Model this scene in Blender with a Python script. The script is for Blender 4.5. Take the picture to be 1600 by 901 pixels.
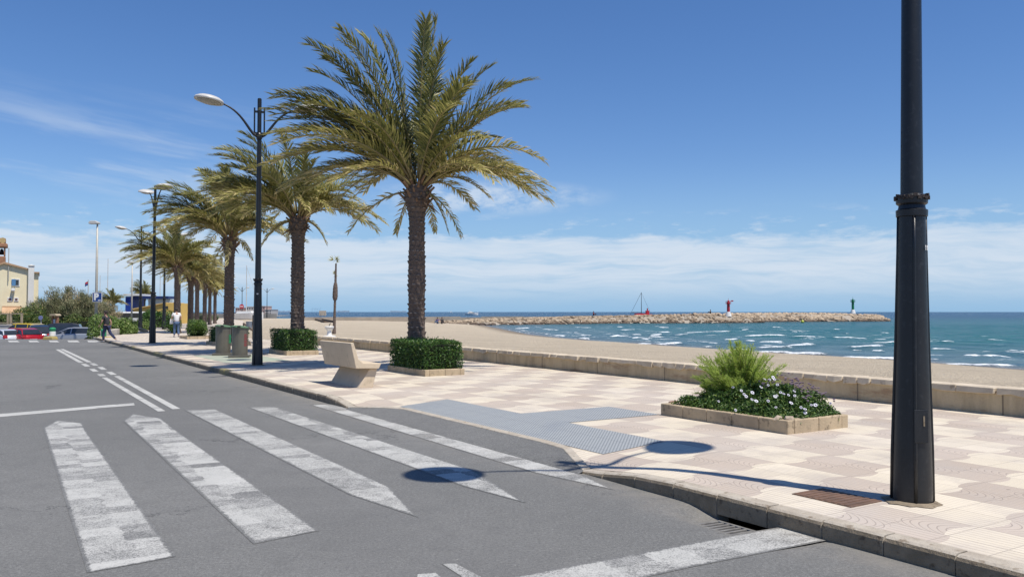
import bpy, bmesh, math, random
import numpy as np
from mathutils import Vector, Matrix
R = math.radians
random.seed(7); RNG = np.random.default_rng(7)
for o in list(bpy.data.objects): bpy.data.objects.remove(o)
S = bpy.context.scene; COL = S.collection

# ------------------------------------------------------------------ camera, sky, sun
FPX, CY, HC = 1280.0, 450.5, 1.65
PITCH = math.atan(36.5/FPX)
cam = bpy.data.cameras.new('camera'); camo = bpy.data.objects.new('camera', cam); COL.objects.link(camo)
cam.sensor_width = 36; cam.lens = 36*FPX/1600; cam.clip_start = .05; cam.clip_end = 60000
camo.location = (0, 0, HC); camo.rotation_euler = (R(90)+PITCH, 0, 0)
S.camera = camo
SUN_EL = R(65.0); SUN_DIR = Vector((.774*math.cos(SUN_EL), -.633*math.cos(SUN_EL), math.sin(SUN_EL))).normalized()  # towards the sun
sun = bpy.data.lights.new('sun', 'SUN'); suno = bpy.data.objects.new('sun', sun); COL.objects.link(suno)
sun.energy = 5.0; sun.angle = R(.53); sun.color = (1, .945, .85)
suno.rotation_euler = SUN_DIR.to_track_quat('Z', 'Y').to_euler()
S.view_settings.view_transform = 'Standard'; S.view_settings.look = 'None'
S.view_settings.exposure = 0.08; S.view_settings.gamma = 1
W = bpy.data.worlds.new('World'); S.world = W; W.use_nodes = True

# ------------------------------------------------------------------ node helpers
class N:
    """tiny expression builder on shader nodes"""
    def __init__(s, nt, sock): s.nt, s.s = nt, sock
    def m(s, op, *a, clamp=False):
        n = s.nt.nodes.new('ShaderNodeMath'); n.operation = op; n.use_clamp = clamp
        for i, v in enumerate((s,)+a):
            if isinstance(v, N): s.nt.links.new(v.s, n.inputs[i])
            else: n.inputs[i].default_value = v
        return N(s.nt, n.outputs[0])
    def __add__(s, o): return s.m('ADD', o)
    def __radd__(s, o): return s.m('ADD', o)
    def __sub__(s, o): return s.m('SUBTRACT', o)
    def __rsub__(s, o): return (s*-1).m('ADD', o)
    def __mul__(s, o): return s.m('MULTIPLY', o)
    def __rmul__(s, o): return s.m('MULTIPLY', o)
    def __truediv__(s, o): return s.m('DIVIDE', o)
    def mod(s, o): return s.m('FLOORED_MODULO', o)
    def floor(s): return s.m('FLOOR')
    def gt(s, o): return s.m('GREATER_THAN', o)
    def lt(s, o): return s.m('LESS_THAN', o)
    def abs(s): return s.m('ABSOLUTE')
    def pow(s, o): return s.m('POWER', o)
    def sat(s): return s.m('ADD', 0.0, clamp=True)
    def step(s, a, b):
        n = s.nt.nodes.new('ShaderNodeMapRange'); n.interpolation_type = 'SMOOTHSTEP'
        s.nt.links.new(s.s, n.inputs[0]); n.inputs[1].default_value = a; n.inputs[2].default_value = b
        return N(s.nt, n.outputs[0])
def xyz(nt, sock):
    n = nt.nodes.new('ShaderNodeSeparateXYZ'); nt.links.new(sock, n.inputs[0]); return [N(nt, n.outputs[i]) for i in range(3)]
def comb(nt, x, y, z=0.0):
    n = nt.nodes.new('ShaderNodeCombineXYZ')
    for i, v in enumerate((x, y, z)):
        if isinstance(v, N): nt.links.new(v.s, n.inputs[i])
        else: n.inputs[i].default_value = v
    return n.outputs[0]
def noise(nt, vec, scale, detail=3, rough=.55, dist=0.0):
    n = nt.nodes.new('ShaderNodeTexNoise'); n.inputs['Scale'].default_value = scale; n.inputs['Detail'].default_value = detail
    n.inputs['Roughness'].default_value = rough; n.inputs['Distortion'].default_value = dist
    if vec is not None: nt.links.new(vec, n.inputs['Vector'])
    return N(nt, n.outputs['Fac'])
def mix(nt, fac, a, b):
    n = nt.nodes.new('ShaderNodeMix'); n.data_type = 'RGBA'
    for sock, v in ((n.inputs[0], fac), (n.inputs[6], a), (n.inputs[7], b)):
        if isinstance(v, N): nt.links.new(v.s, sock)
        elif hasattr(v, 'is_linked'): nt.links.new(v, sock)
        elif isinstance(v, (int, float)): sock.default_value = v
        else: sock.default_value = (*v[:3], 1)
    return n.outputs[2]
def objco(nt): return nt.nodes.new('ShaderNodeTexCoord').outputs['Object']
def newmat(name):
    m = bpy.data.materials.new(name); m.use_nodes = True; nt = m.node_tree
    b = nt.nodes['Principled BSDF']; return m, nt, b
def setcol(nt, b, c):
    if hasattr(c, 'is_linked'): nt.links.new(c, b.inputs['Base Color'])
    else: b.inputs['Base Color'].default_value = (*c[:3], 1)
def bump(nt, b, h, strength=.3, dist=.01):
    n = nt.nodes.new('ShaderNodeBump'); n.inputs['Strength'].default_value = strength; n.inputs['Distance'].default_value = dist
    nt.links.new(h.s, n.inputs['Height']); nt.links.new(n.outputs[0], b.inputs['Normal'])
def pmat(name, c1, c2=None, scale=3, rough=.7, bmp=0.0, bscale=40, metal=0.0, spec=.5, c3=None, scale3=20, coat=0.0):
    m, nt, b = newmat(name); co = objco(nt)
    if c2 is None: c2 = tuple(x*.82 for x in c1)
    f = noise(nt, co, scale, 4, .6).step(.3, .7); col = mix(nt, f, c1, c2)
    if c3: col = mix(nt, noise(nt, co, scale3, 3, .6).step(.55, .72), col, c3)
    setcol(nt, b, col); b.inputs['Roughness'].default_value = rough; b.inputs['Metallic'].default_value = metal
    b.inputs['Specular IOR Level'].default_value = spec; b.inputs['Coat Weight'].default_value = coat
    if bmp: bump(nt, b, noise(nt, co, bscale, 4, .65), bmp, .01)
    return m
def leafmat(name, c1, c2, c3=None, rough=.45, trans=.3):
    """c1..c2 by per-leaf attribute 'v'; c3 for v above .85"""
    m, nt, b = newmat(name)
    a = nt.nodes.new('ShaderNodeAttribute'); a.attribute_name = 'v'; v = N(nt, a.outputs['Fac'])
    col = mix(nt, v.step(0, .8), c1, c2)
    if c3: col = mix(nt, v.step(.72, .95), col, c3)
    setcol(nt, b, col); b.inputs['Roughness'].default_value = rough; b.inputs['Specular IOR Level'].default_value = .4
    t = nt.nodes.new('ShaderNodeBsdfTranslucent'); nt.links.new(col, t.inputs['Color'])
    ms = nt.nodes.new('ShaderNodeMixShader'); ms.inputs[0].default_value = trans
    nt.links.new(b.outputs[0], ms.inputs[1]); nt.links.new(t.outputs[0], ms.inputs[2])
    nt.links.new(ms.outputs[0], nt.nodes['Material Output'].inputs['Surface'])
    return m

# ------------------------------------------------------------------ world: nishita sky with thin cloud banks
def build_world():
    nt = W.node_tree; bg = nt.nodes['Background']
    sky = nt.nodes.new('ShaderNodeTexSky'); sky.sky_type = 'NISHITA'; sky.sun_disc = False
    sky.sun_elevation = SUN_EL; sky.sun_rotation = math.atan2(SUN_DIR.x, SUN_DIR.y)
    sky.altitude = 0; sky.air_density = 1.0; sky.dust_density = .15; sky.ozone_density = 4.5
    d = nt.nodes.new('ShaderNodeTexCoord').outputs['Generated']
    x, y, z = xyz(nt, d)
    zc = z.m('MAXIMUM', .012)
    u = x/(zc+.06); v = y/(zc+.06)                       # where the view ray meets a cloud layer
    p = comb(nt, u*.55, v*1.0, 0.0)
    az = x.m('ARCTAN2', y)                               # bearing
    warp = noise(nt, comb(nt, az*3.0, z*9.0, .3), 1.0, 4, .6)
    # low bank
    top = noise(nt, comb(nt, az*7.0, z*22.0, 4.0), 1.0, 6, .62)*.075 + .053
    bank = ((z - top)*-1.0).step(-.004, .010)*z.step(.0, .05)
    streak = noise(nt, comb(nt, az*7.0, z*75.0 + warp*5.0, 1.0), 1.0, 5, .62)
    bankm = bank*(streak*1.1+.25).step(.35, .95)
    # tufts at the bank's top edge
    puff = noise(nt, comb(nt, az*16.0, z*62.0, 2.0), 1.0, 6, .62).step(.52, .68)
    puffm = puff*(z-.087).abs().step(.042, .008)*.6
    # a small cloud behind the big palm, and thin streaks to the left
    pc = ((((az+.0)*1.0+ .035)*7.0).pow(2.0) + ((z-.138)*48.0).pow(2.0)).m('SQRT')
    pcm = pc.step(1.25, .3)*noise(nt, comb(nt, az*18.0, z*40.0, 5.0), 1.0, 5, .65).step(.38, .62)*.8
    cir = noise(nt, comb(nt, az*3.0+warp*.5, z*26.0 + az*3.0, 7.0), 1.0, 5, .6).step(.44, .74)
    cirm = cir*az.step(-.08, -.34)*z.step(.05, .09)*z.step(.26, .16)*.55
    haze = z.step(.19, -.01)*.92
    mask = (bankm.m('MAXIMUM', puffm)).m('MAXIMUM', pcm).m('MAXIMUM', cirm)
    mask = (mask*.9).sat()
    tint = nt.nodes.new('ShaderNodeMix'); tint.data_type = 'RGBA'; tint.blend_type = 'MULTIPLY'; tint.inputs[0].default_value = 1
    nt.links.new(sky.outputs[0], tint.inputs[6]); tint.inputs[7].default_value = (1.13, 1.13, 1.27, 1)
    col = mix(nt, haze.sat(), tint.outputs[2], (3.5, 5.6, 8.0))
    col = mix(nt, mask, col, (7.2, 8.0, 9.0))
    # the sky's own colour balance (clear Mediterranean blue)
    hs = nt.nodes.new('ShaderNodeHueSaturation'); hs.inputs['Saturation'].default_value = 1.14; hs.inputs['Value'].default_value = 1.0
    nt.links.new(col, hs.inputs['Color'])
    nt.links.new(hs.outputs[0], bg.inputs['Color']); bg.inputs['Strength'].default_value = .091
build_world()

# ------------------------------------------------------------------ object helpers
def tag(o, label=None, cat=None, group=None, kind=None):
    if label: o['label'] = label
    if cat: o['category'] = cat
    if group: o['group'] = group
    if kind: o['kind'] = kind
    return o
def thing(name, label, cat, loc=(0, 0, 0), rz=0.0, group=None):
    o = bpy.data.objects.new(name, None); COL.objects.link(o); o.empty_display_size = .2
    o.location = loc; o.rotation_euler = (0, 0, rz)
    return tag(o, label, cat, group)
def copy_tree(o, parent=None):
    c = o.copy(); COL.objects.link(c); c.parent = parent
    for ch in [q for q in COL.objects if q.parent == o]: copy_tree(ch, c)
    return c
class MB:
    def __init__(s): s.v, s.f, s.mi, s.a = [], [], [], []
    def add(s, verts, faces, mi=0, a=None):
        n = len(s.v); s.v += [tuple(q) for q in verts]; s.f += [tuple(i+n for i in f) for f in faces]; s.mi += [mi]*len(faces)
        if a is not None:
            s.a += [0.0]*(n-len(s.a)); s.a += list(a) if hasattr(a, '__len__') else [a]*len(verts)
        return s
    def box(s, x0, x1, y0, y1, z0, z1, mi=0, M=None):
        v = [Vector((x, y, z)) for z in (z0, z1) for x, y in ((x0, y0), (x1, y0), (x1, y1), (x0, y1))]
        if M is not None: v = [M @ q for q in v]
        return s.add(v, [(3, 2, 1, 0), (4, 5, 6, 7), (0, 1, 5, 4), (1, 2, 6, 5), (2, 3, 7, 6), (3, 0, 4, 7)], mi)
    def lathe(s, prof, n=24, c=(0, 0, 0), mi=0, M=None, a=None, caps=True):
        v, f = [], []
        for r, z in prof:
            for k in range(n):
                t = 2*math.pi*k/n; q = Vector((r*math.cos(t), r*math.sin(t), z))
                if M is not None: q = M @ q
                v.append(q+Vector(c))
        for i in range(len(prof)-1):
            for k in range(n):
                b = i*n; f.append((b+k, b+(k+1) % n, b+n+(k+1) % n, b+n+k))
        if caps:
            f.append(tuple(range(n))[::-1]); b = (len(prof)-1)*n; f.append(tuple(b+k for k in range(n)))
        return s.add(v, f, mi, a)
    def tube(s, pts, rad, n=8, mi=0, a=None):
        pts = [Vector(p) for p in pts]; rad = rad if hasattr(rad, '__len__') else [rad]*len(pts)
        v, f = [], []; u = None
        for i, p in enumerate(pts):
            d = (pts[min(i+1, len(pts)-1)]-pts[max(i-1, 0)]).normalized()
            if u is None: u = d.orthogonal().normalized()
            u = (u - d*u.dot(d)).normalized(); w = d.cross(u)
            for k in range(n):
                t = 2*math.pi*k/n; v.append(p+(u*math.cos(t)+w*math.sin(t))*rad[i])
        for i in range(len(pts)-1):
            for k in range(n): b = i*n; f.append((b+k, b+(k+1) % n, b+n+(k+1) % n, b+n+k))
        f.append(tuple(range(n))[::-1]); b = (len(pts)-1)*n; f.append(tuple(b+k for k in range(n)))
        return s.add(v, f, mi, a)
    def prism(s, poly, y0, y1, axis='y', mi=0):
        """poly of (x,z) extruded along y ; axis 'z': poly of (x,y) extruded z0..z1"""
        n = len(poly)
        if axis == 'y': v = [(p[0], y, p[1]) for y in (y0, y1) for p in poly]
        elif axis == 'x': v = [(y, p[0], p[1]) for y in (y0, y1) for p in poly]
        else: v = [(p[0], p[1], y) for y in (y0, y1) for p in poly]
        f = [tuple(range(n))[::-1], tuple(range(n, 2*n))]+[(i, (i+1) % n, n+(i+1) % n, n+i) for i in range(n)]
        return s.add(v, f, mi)
    def build(s, name, mats, parent=None, smooth=False, bevel=0, loc=None, rz=None, recalc=True, bseg=2):
        me = bpy.data.meshes.new(name); me.from_pydata(s.v, [], s.f); me.update()
        if recalc:
            bm = bmesh.new(); bm.from_mesh(me); bmesh.ops.recalc_face_normals(bm, faces=bm.faces); bm.to_mesh(me); bm.free()
        for m in (mats if isinstance(mats, (list, tuple)) else [mats]): me.materials.append(m)
        me.polygons.foreach_set('material_index', s.mi)
        if s.a:
            s.a += [0.0]*(len(s.v)-len(s.a)); at_ = me.attributes.new('v', 'FLOAT', 'POINT'); at_.data.foreach_set('value', s.a)
        if smooth: me.polygons.foreach_set('use_smooth', [True]*len(me.polygons))
        o = bpy.data.objects.new(name, me); COL.objects.link(o); o.parent = parent
        if smooth == 'auto':
            me.set_sharp_from_angle(angle=R(35))
        if bevel:
            b = o.modifiers.new('bevel', 'BEVEL'); b.width = bevel; b.segments = bseg; b.limit_method = 'ANGLE'; b.angle_limit = R(40)
        if loc: o.location = loc
        if rz is not None: o.rotation_euler = (0, 0, rz)
        return o
def gridmesh(name, V, nu, nv, mat_, attrs=None, smooth=True, **kw):
    """V array (nu*nv,3)"""
    i = np.arange(nu-1)[:, None]*nv+np.arange(nv-1)[None, :]
    F = np.stack([i, i+1, i+nv+1, i+nv], -1).reshape(-1, 4)
    me = bpy.data.meshes.new(name); me.from_pydata(V.tolist(), [], F.tolist()); me.update()
    me.materials.append(mat_)
    if smooth: me.polygons.foreach_set('use_smooth', [True]*len(me.polygons))
    for k, a in (attrs or {}).items(): me.attributes.new(k, 'FLOAT', 'POINT').data.foreach_set('value', a.astype(np.float32).ravel())
    if me.polygons[0].normal.z < 0: me.flip_normals()
    o = bpy.data.objects.new(name, me); COL.objects.link(o); return o
def at(px, py, z=0.0):
    """pixel of the photograph -> point on the level z"""
    d = Vector(((px-800)/FPX, 1, -(py-CY)/FPX)); c, s = math.cos(PITCH), math.sin(PITCH)
    w = Vector((d.x, d.y*c-d.z*s, d.y*s+d.z*c)); k = (z-HC)/w.z
    return Vector((w.x*k, w.y*k, z))
def atY(px, py, Y):
    """pixel -> point at distance Y"""
    return Vector(((px-800)/FPX*Y, Y, HC+(487-py)/FPX*Y))
# promenade frame: s runs along the kerb towards the camera side, t from the kerb towards the beach
SD = Vector((.53349, -.8458, 0)); TD = Vector((.8458, .53349, 0)); K0 = Vector((6.0403, 0, 0)); FA = math.atan2(SD.y, SD.x)
def ST(s, t, z=0.0): return K0+SD*s+TD*t+Vector((0, 0, z))
def toST(p): q = Vector((p[0], p[1], 0))-K0; return q.dot(SD), q.dot(TD)
def fr(o): o.location = K0; o.rotation_euler = (0, 0, FA); return o
def smooth(x, a, b):
    t = np.clip((x-a)/(b-a), 0, 1); return t*t*(3-2*t)
def vnoise(x, y, seed=0, octs=3):
    """value noise on numpy arrays"""
    r = np.random.default_rng(seed).random((256, 256)); out = 0; amp = 1; tot = 0
    for o in range(octs):
        xi = np.floor(x).astype(int); yi = np.floor(y).astype(int); fx = x-xi; fy = y-yi
        fx = fx*fx*(3-2*fx); fy = fy*fy*(3-2*fy); g = lambda a, b: r[a % 256, b % 256]
        out = out+amp*((g(xi, yi)*(1-fx)+g(xi+1, yi)*fx)*(1-fy)+(g(xi, yi+1)*(1-fx)+g(xi+1, yi+1)*fx)*fy)
        tot += amp; amp *= .5; x = x*2.03+17; y = y*2.03+31
    return out/tot

# ------------------------------------------------------------------ materials of the setting
def asphalt_col(nt, co):
    a = noise(nt, co, 110, 3, .85); b = noise(nt, co, 1.1, 4, .6); c = noise(nt, co, .22, 3, .5)
    col = mix(nt, b.step(.25, .75), (.150, .149, .140), (.180, .178, .167))
    col = mix(nt, c.step(.35, .7), col, (.130, .130, .122))
    col = mix(nt, a.step(.52, .74), col, (.34, .335, .325))
    col = mix(nt, a.step(.46, .3), col, (.075, .075, .08))
    sp = noise(nt, co, 34, 2, .5).step(.745, .77); col = mix(nt, sp*.7, col, (.45, .43, .4))
    g2 = noise(nt, co, 38, 4, .9); col = mix(nt, g2.step(.50, .66)*.6, col, (.27, .265, .255)); col = mix(nt, g2.step(.5, .36)*.6, col, (.075, .073, .072))
    g3 = noise(nt, co, 5, 5, .7); col = mix(nt, g3.step(.4, .7)*.3, col, (.105, .103, .10))
    # oil and patch stains
    st = noise(nt, co, .9, 5, .7).step(.66, .76); col = mix(nt, st*.35, col, (.09, .09, .092))
    x, y, z = xyz(nt, co); t = (x-6.0403)*.8458+y*.53349
    wide = noise(nt, co, 3.0, 4, .7)
    col = mix(nt, (t.step(-.75, -.02)*wide.step(.3, .7)*.6).sat(), col, (.24, .22, .19))
    lane = (t*1.75).m('SINE')*.5+.5; col = mix(nt, lane.step(.3, 1.0)*wide*.35, col, (.115, .113, .112))
    vo = nt.nodes.new('ShaderNodeTexVoronoi'); vo.feature = 'DISTANCE_TO_EDGE'; vo.inputs['Scale'].default_value = .33
    nt.links.new(comb(nt, x + noise(nt, co, 1.8, 5, .7)*1.6, y + noise(nt, comb(nt, y, x, 4.0), 1.8, 5, .7)*1.6, 0.0), vo.inputs['Vector'])
    crk = N(nt, vo.outputs['Distance']).step(.0052, .0015)*noise(nt, co, .35, 2, .5).step(.5, .6); col = mix(nt, crk*.75, col, (.045, .044, .043))
    return col, a
def m_asphalt(name='asphalt'):
    m, nt, b = newmat(name); co = objco(nt); col, a = asphalt_col(nt, co); setcol(nt, b, col)
    b.inputs['Roughness'].default_value = .82; b.inputs['Specular IOR Level'].default_value = .35
    bump(nt, b, a + noise(nt, co, 70, 2)*.6, .5, .006); return m
def m_paint(name, wear=.5):
    m, nt, b = newmat(name); co = objco(nt); acol, a = asphalt_col(nt, co)
    x, y, z = xyz(nt, co)
    # s,t frame so that the roller strokes run across the bars
    s = x*.53349 - y*.8458; t = x*.8458+y*.53349
    n1 = noise(nt, comb(nt, s*2.6, t*1.3, 0), 1.0, 4, .6)
    blk = noise(nt, comb(nt, (s*4.2+n1*.8).floor()*3.7, (t*3.1+n1*.9).floor()*5.1, 0.0), 1.0, 0)
    fine = noise(nt, co, 95, 3, .75); med = noise(nt, co, 7, 4, .7)
    cover = (fine*.62+med*.26+n1*.2+blk*.28)
    ea = nt.nodes.new('ShaderNodeAttribute'); ea.attribute_name = 'edge'; edge = N(nt, ea.outputs['Fac'])
    k = (cover + (noise(nt, co, 38, 4, .9)-.5)*.35).step(wear-.03, wear+.2)
    k = k*(edge*1.5 + noise(nt, co, 22, 5, .75)*1.6 - .85).step(.25, .6)
    pc = mix(nt, n1.step(.3, .7), (.53, .52, .485), (.45, .445, .415))
    pc = mix(nt, blk.step(.5, .3)*.5, pc, (.34, .335, .32))
    col = mix(nt, (k*.92).sat(), acol, pc)
    setcol(nt, b, col); b.inputs['Roughness'].default_value = .7; b.inputs['Specular IOR Level'].default_value = .3
    bump(nt, b, a, .3, .004); return m
def m_tiles():
    m, nt, b = newmat('promenade_tiles'); co = objco(nt); x, y, z = xyz(nt, co)
    c = .40; off = y*0
    row = (y/c).floor(); half = row.mod(2.0)                           # 0 or 1 inside a patch
    sh = half*2.0-1.0
    fy = (y/c)-row                                                     # 0..1 inside a tile row
    # pointed, curved ends of the wave patches
    curve = ((fy-.5)*2.0).abs().pow(2.0)*-.5+.5
    xs = x + sh*(curve*.11+.02)
    cell = ((xs/(2*c)).floor()+(y/(2*c)).floor()).mod(2.0)
    pink = cell.gt(.5)
    # ribs: straight along s in the cream tiles, arcs in the pink ones
    bent = (y + (xs/c*math.pi).m('SINE')*.0)
    r1 = (y/.057).mod(1.0)
    ux = (xs/(2*c)); ux = ux-ux.floor()
    ang = xs + sh*(curve*.0) + ((fy-.5).abs().pow(2.0))*-.55*sh
    edge = ux.m('SUBTRACT', .5).abs().gt(.22)
    r2 = (ang/.067).mod(1.0)
    rib_s = r1.m('SUBTRACT', .5).abs().step(.40, .47)
    rib_a = r2.m('SUBTRACT', .5).abs().step(.38, .46)
    near_end = (sh*(ux-.5)).gt(.02)
    ribp = rib_a*near_end + rib_s*(1.0-near_end)
    rib = ribp*pink + rib_s*(1.0-pink)
    joint = (x/c).mod(1.0).m('SUBTRACT', .5).abs().step(.484, .494).m('MAXIMUM', (y/c).mod(1.0).m('SUBTRACT', .5).abs().step(.484, .494))
    tid = noise(nt, comb(nt, (x/c).floor()*7.3, row*3.9, 0.0), 1.0, 0)
    dirt = noise(nt, co, 1.3, 5, .65); fine = noise(nt, co, 60, 3, .7); big = noise(nt, co, .35, 3, .5)
    cream = mix(nt, tid.step(.3, .7), (.68, .60, .47), (.62, .545, .42))
    pk = mix(nt, tid.step(.3, .7), (.435, .36, .29), (.49, .41, .335))
    col = mix(nt, pink, cream, pk)
    col = mix(nt, dirt.step(.40, .72)*.7, col, (.42, .37, .32))
    col = mix(nt, big.step(.4, .7)*.3, col, (.60, .54, .48))
    col = mix(nt, fine.step(.55, .8)*.35, col, (.38, .34, .30))
    col = mix(nt, rib*.5, col, (.27, .22, .19))
    col = mix(nt, joint*.45, col, (.26, .22, .19))
    spot = noise(nt, co, 9, 2, .5).step(.765, .785); col = mix(nt, spot*.75, col, (.12, .1, .09))
    setcol(nt, b, col); b.inputs['Roughness'].default_value = .75; b.inputs['Specular IOR Level'].default_value = .3
    bump(nt, b, (rib+joint)*-1.0 + fine*.3, .55, .004)
    return m
def m_bluetile():
    m, nt, b = newmat('blue_studded_tiles'); co = objco(nt); x, y, z = xyz(nt, co)
    c = .052; u = ((x+y)/c).mod(1.0)-.5; v = ((x-y)/c).mod(1.0)-.5
    d = (u*u+v*v).m('SQRT'); dot = d.step(.42, .27)
    n1 = noise(nt, co, 1.2, 5, .65); n2 = noise(nt, co, 30, 3, .7)
    col = mix(nt, dot, (.20, .212, .22), (.38, .40, .40))
    col = mix(nt, n1.step(.5, .75)*.5, col, (.20, .22, .25)); col = mix(nt, n2.step(.55, .8)*.4, col, (.48, .49, .48))
    jt = (x/.4).mod(1.0).m('SUBTRACT', .5).abs().step(.485, .495).m('MAXIMUM', (y/.4).mod(1.0).m('SUBTRACT', .5).abs().step(.485, .495))
    col = mix(nt, jt*.5, col, (.12, .13, .15))
    setcol(nt, b, col); b.inputs['Roughness'].default_value = .7; bump(nt, b, dot, .5, .004); return m
def m_sand():
    m, nt, b = newmat('sand'); co = objco(nt); x, y, z = xyz(nt, co)
    a = nt.nodes.new('ShaderNodeAttribute'); a.attribute_name = 'wet'; wet = N(nt, a.outputs['Fac'])
    n1 = noise(nt, comb(nt, x*.25, y*.6), 1.0, 5, .6); n2 = noise(nt, co, 3.5, 5, .7); n3 = noise(nt, co, 60, 2, .7)
    col = mix(nt, n1.step(.3, .7), (.58, .49, .365), (.50, .42, .31))
    col = mix(nt, n2.step(.45, .8)*.6, col, (.36, .30, .23)); col = mix(nt, n3.step(.5, .8)*.4, col, (.56, .49, .39))
    col = mix(nt, (wet + n1*.12-.06).step(.1, .9), col, (.25, .205, .155))
    setcol(nt, b, col); b.inputs['Roughness'].default_value = .9; b.inputs['Specular IOR Level'].default_value = .15
    bump(nt, b, n2 + noise(nt, co, 7, 4, .7)*1.2, 1.0, .12); return m
def m_sea():
    m, nt, b = newmat('sea_water'); co = objco(nt); x, y, z = xyz(nt, co)
    def at_(n): a = nt.nodes.new('ShaderNodeAttribute'); a.attribute_name = n; return N(nt, a.outputs['Fac'])
    near = at_('near'); foam = at_('foam')
    n1 = noise(nt, comb(nt, x*.03, y*.09), 1.0, 4, .6); n2 = noise(nt, comb(nt, x*.22, y*.5), 1.0, 4, .6)
    col = mix(nt, (y*.0035).step(.25, 1.6), (.012, .108, .115), (.0025, .045, .105))
    col = mix(nt, (near + n2*.3-.15).step(.25, .85), col, (.075, .14, .165))
    col = mix(nt, (near + n2*.3-.15).step(.86, 1.02), col, (.15, .15, .15))
    col = mix(nt, n1.step(.4, .7)*.4, col, (.012, .075, .105))
    f2 = noise(nt, comb(nt, x*1.6, y*.9), 1.0, 6, .8)
    fm = (foam*1.15 + f2*2.0 - 1.40).step(.12, .62)
    # distant whitecaps, rare flecks
    wc = noise(nt, comb(nt, x*.16, y*.07, 3.3), 1.0, 6, .68).step(.685, .715)*(1.0-near)
    fm = fm.m('MAXIMUM', wc*.8)
    col = mix(nt, fm, col, (.80, .83, .85)); setcol(nt, b, col)
    rg = fm*.5+.22
    nt.links.new(rg.s, b.inputs['Roughness']); b.inputs['IOR'].default_value = 1.33; b.inputs['Specular IOR Level'].default_value = .12
    w1 = noise(nt, comb(nt, x*.5, y*1.1), 1.0, 5, .65); w2 = noise(nt, comb(nt, x*.06, y*.12), 1.0, 4, .6)
    bump(nt, b, w1*.6 + w2*1.6, 1.0, 1.3); return m
M_ASPH = m_asphalt(); M_TILE = m_tiles(); M_BLUE = m_bluetile(); M_SAND = m_sand(); M_SEA = m_sea()
M_PAINT = m_paint('worn_zebra_paint', .57); M_LINE = m_paint('road_line_paint', .46)
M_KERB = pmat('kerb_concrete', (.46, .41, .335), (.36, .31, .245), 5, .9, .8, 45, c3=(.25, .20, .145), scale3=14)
M_KERBF = pmat('shaded_grimy_kerb_face', (.27, .215, .15), (.19, .15, .10), 6, .95, 1.0, 50, c3=(.12, .09, .06), scale3=16)  # darker than the kerb top: the face's shade is painted in, along with grime
M_KERBY = pmat('faded_yellow_kerb_paint', (.30, .25, .10), (.2, .18, .12), 6, .9, .6, 45)
M_PLANT_EDGE = pmat('planter_edge_stone', (.48, .375, .245), (.35, .275, .18), 4, .85, .6, 40, c3=(.21, .165, .11), scale3=9)
M_SOIL = pmat('soil', (.09, .06, .04), (.05, .035, .025), 9, 1, .8, 30)
M_CONC = pmat('bench_concrete', (.60, .49, .355), (.54, .44, .31), 2, .8, .35, 60, c3=(.47, .38, .27), scale3=6)
def m_wall():
    m, nt, b = newmat('beach_wall_render'); co = objco(nt); x, y, z = xyz(nt, co)
    n1 = noise(nt, comb(nt, x*3.2, y, z*.7), 1.0, 5, .7); n2 = noise(nt, comb(nt, x*.9, y*2, z*4.0), 1.0, 5, .65); n3 = noise(nt, co, 30, 3, .7)
    col = mix(nt, n1.step(.35, .7), (.53, .43, .28), (.38, .30, .19))
    col = mix(nt, n2.step(.55, .68)*.7, col, (.27, .165, .095))
    col = mix(nt, n3.step(.5, .8)*.5, col, (.42, .355, .265))
    jn = (x/2.4).mod(1.0).m('SUBTRACT', .5).abs().step(.492, .497); col = mix(nt, jn*.7, col, (.1, .08, .06))
    setcol(nt, b, col); b.inputs['Roughness'].default_value = .9; bump(nt, b, n3+n1, .6, .015); return m
M_WALL = m_wall()
M_CAP = pmat('cap_stone', (.60, .51, .385), (.47, .39, .285), 3, .85, .9, 25, c3=(.34, .27, .19), scale3=7)

# ------------------------------------------------------------------ ground, road, promenade, beach, sea
S1 = -60.0                                         # far end of the straight kerb
def kerbX(Y): return K0.x - .63075*Y
def drop(s):                                       # 1 in the lowered kerb zone
    s = np.asarray(s, float); return smooth(s, -17.6, -16.2)*(1-smooth(s, -10.2, -8.8))
def prom_z(s, t):
    d = drop(s); return .13 - d*(.125*(1-smooth(t, .0, .6))*.0 + (.13-.012)*(1-np.clip(t/1.55, 0, 1)))
def build_road():
    Ys = np.concatenate([np.arange(-9, 4, .5), np.arange(4, 9, .08), np.arange(9, 49.6, .5), [49.7, 50.3, 51, 52, 53.5, 55, 60, 75]])
    ds = np.concatenate([np.arange(0, .8, .06), [.9, 1.2, 2, 3.5, 6, 10, 16, 24, 34, 48, 66, 90]])
    YY, DD = np.meshgrid(Ys, ds, indexing='ij'); KX = K0.x-.63075*np.minimum(YY, 50.5); XX = KX - DD - 0
    XX = XX + np.where(YY > 50.5, -(YY-50.5)*.35, 0)
    s = (XX-K0.x)*SD.x+YY*SD.y; t = (XX-K0.x)*TD.x+YY*TD.y
    Z = -.085*np.exp(-((s+7.75)/.55)**4)*smooth(t, -.62, -.12)
    Z += -.95*smooth(YY, 49.7, 56)
    Z += -.02*0
    V = np.stack([XX, YY, Z], -1).reshape(-1, 3)
    return tag(gridmesh('road', V, len(Ys), len(ds), M_ASPH), kind='structure')
build_road()
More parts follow.
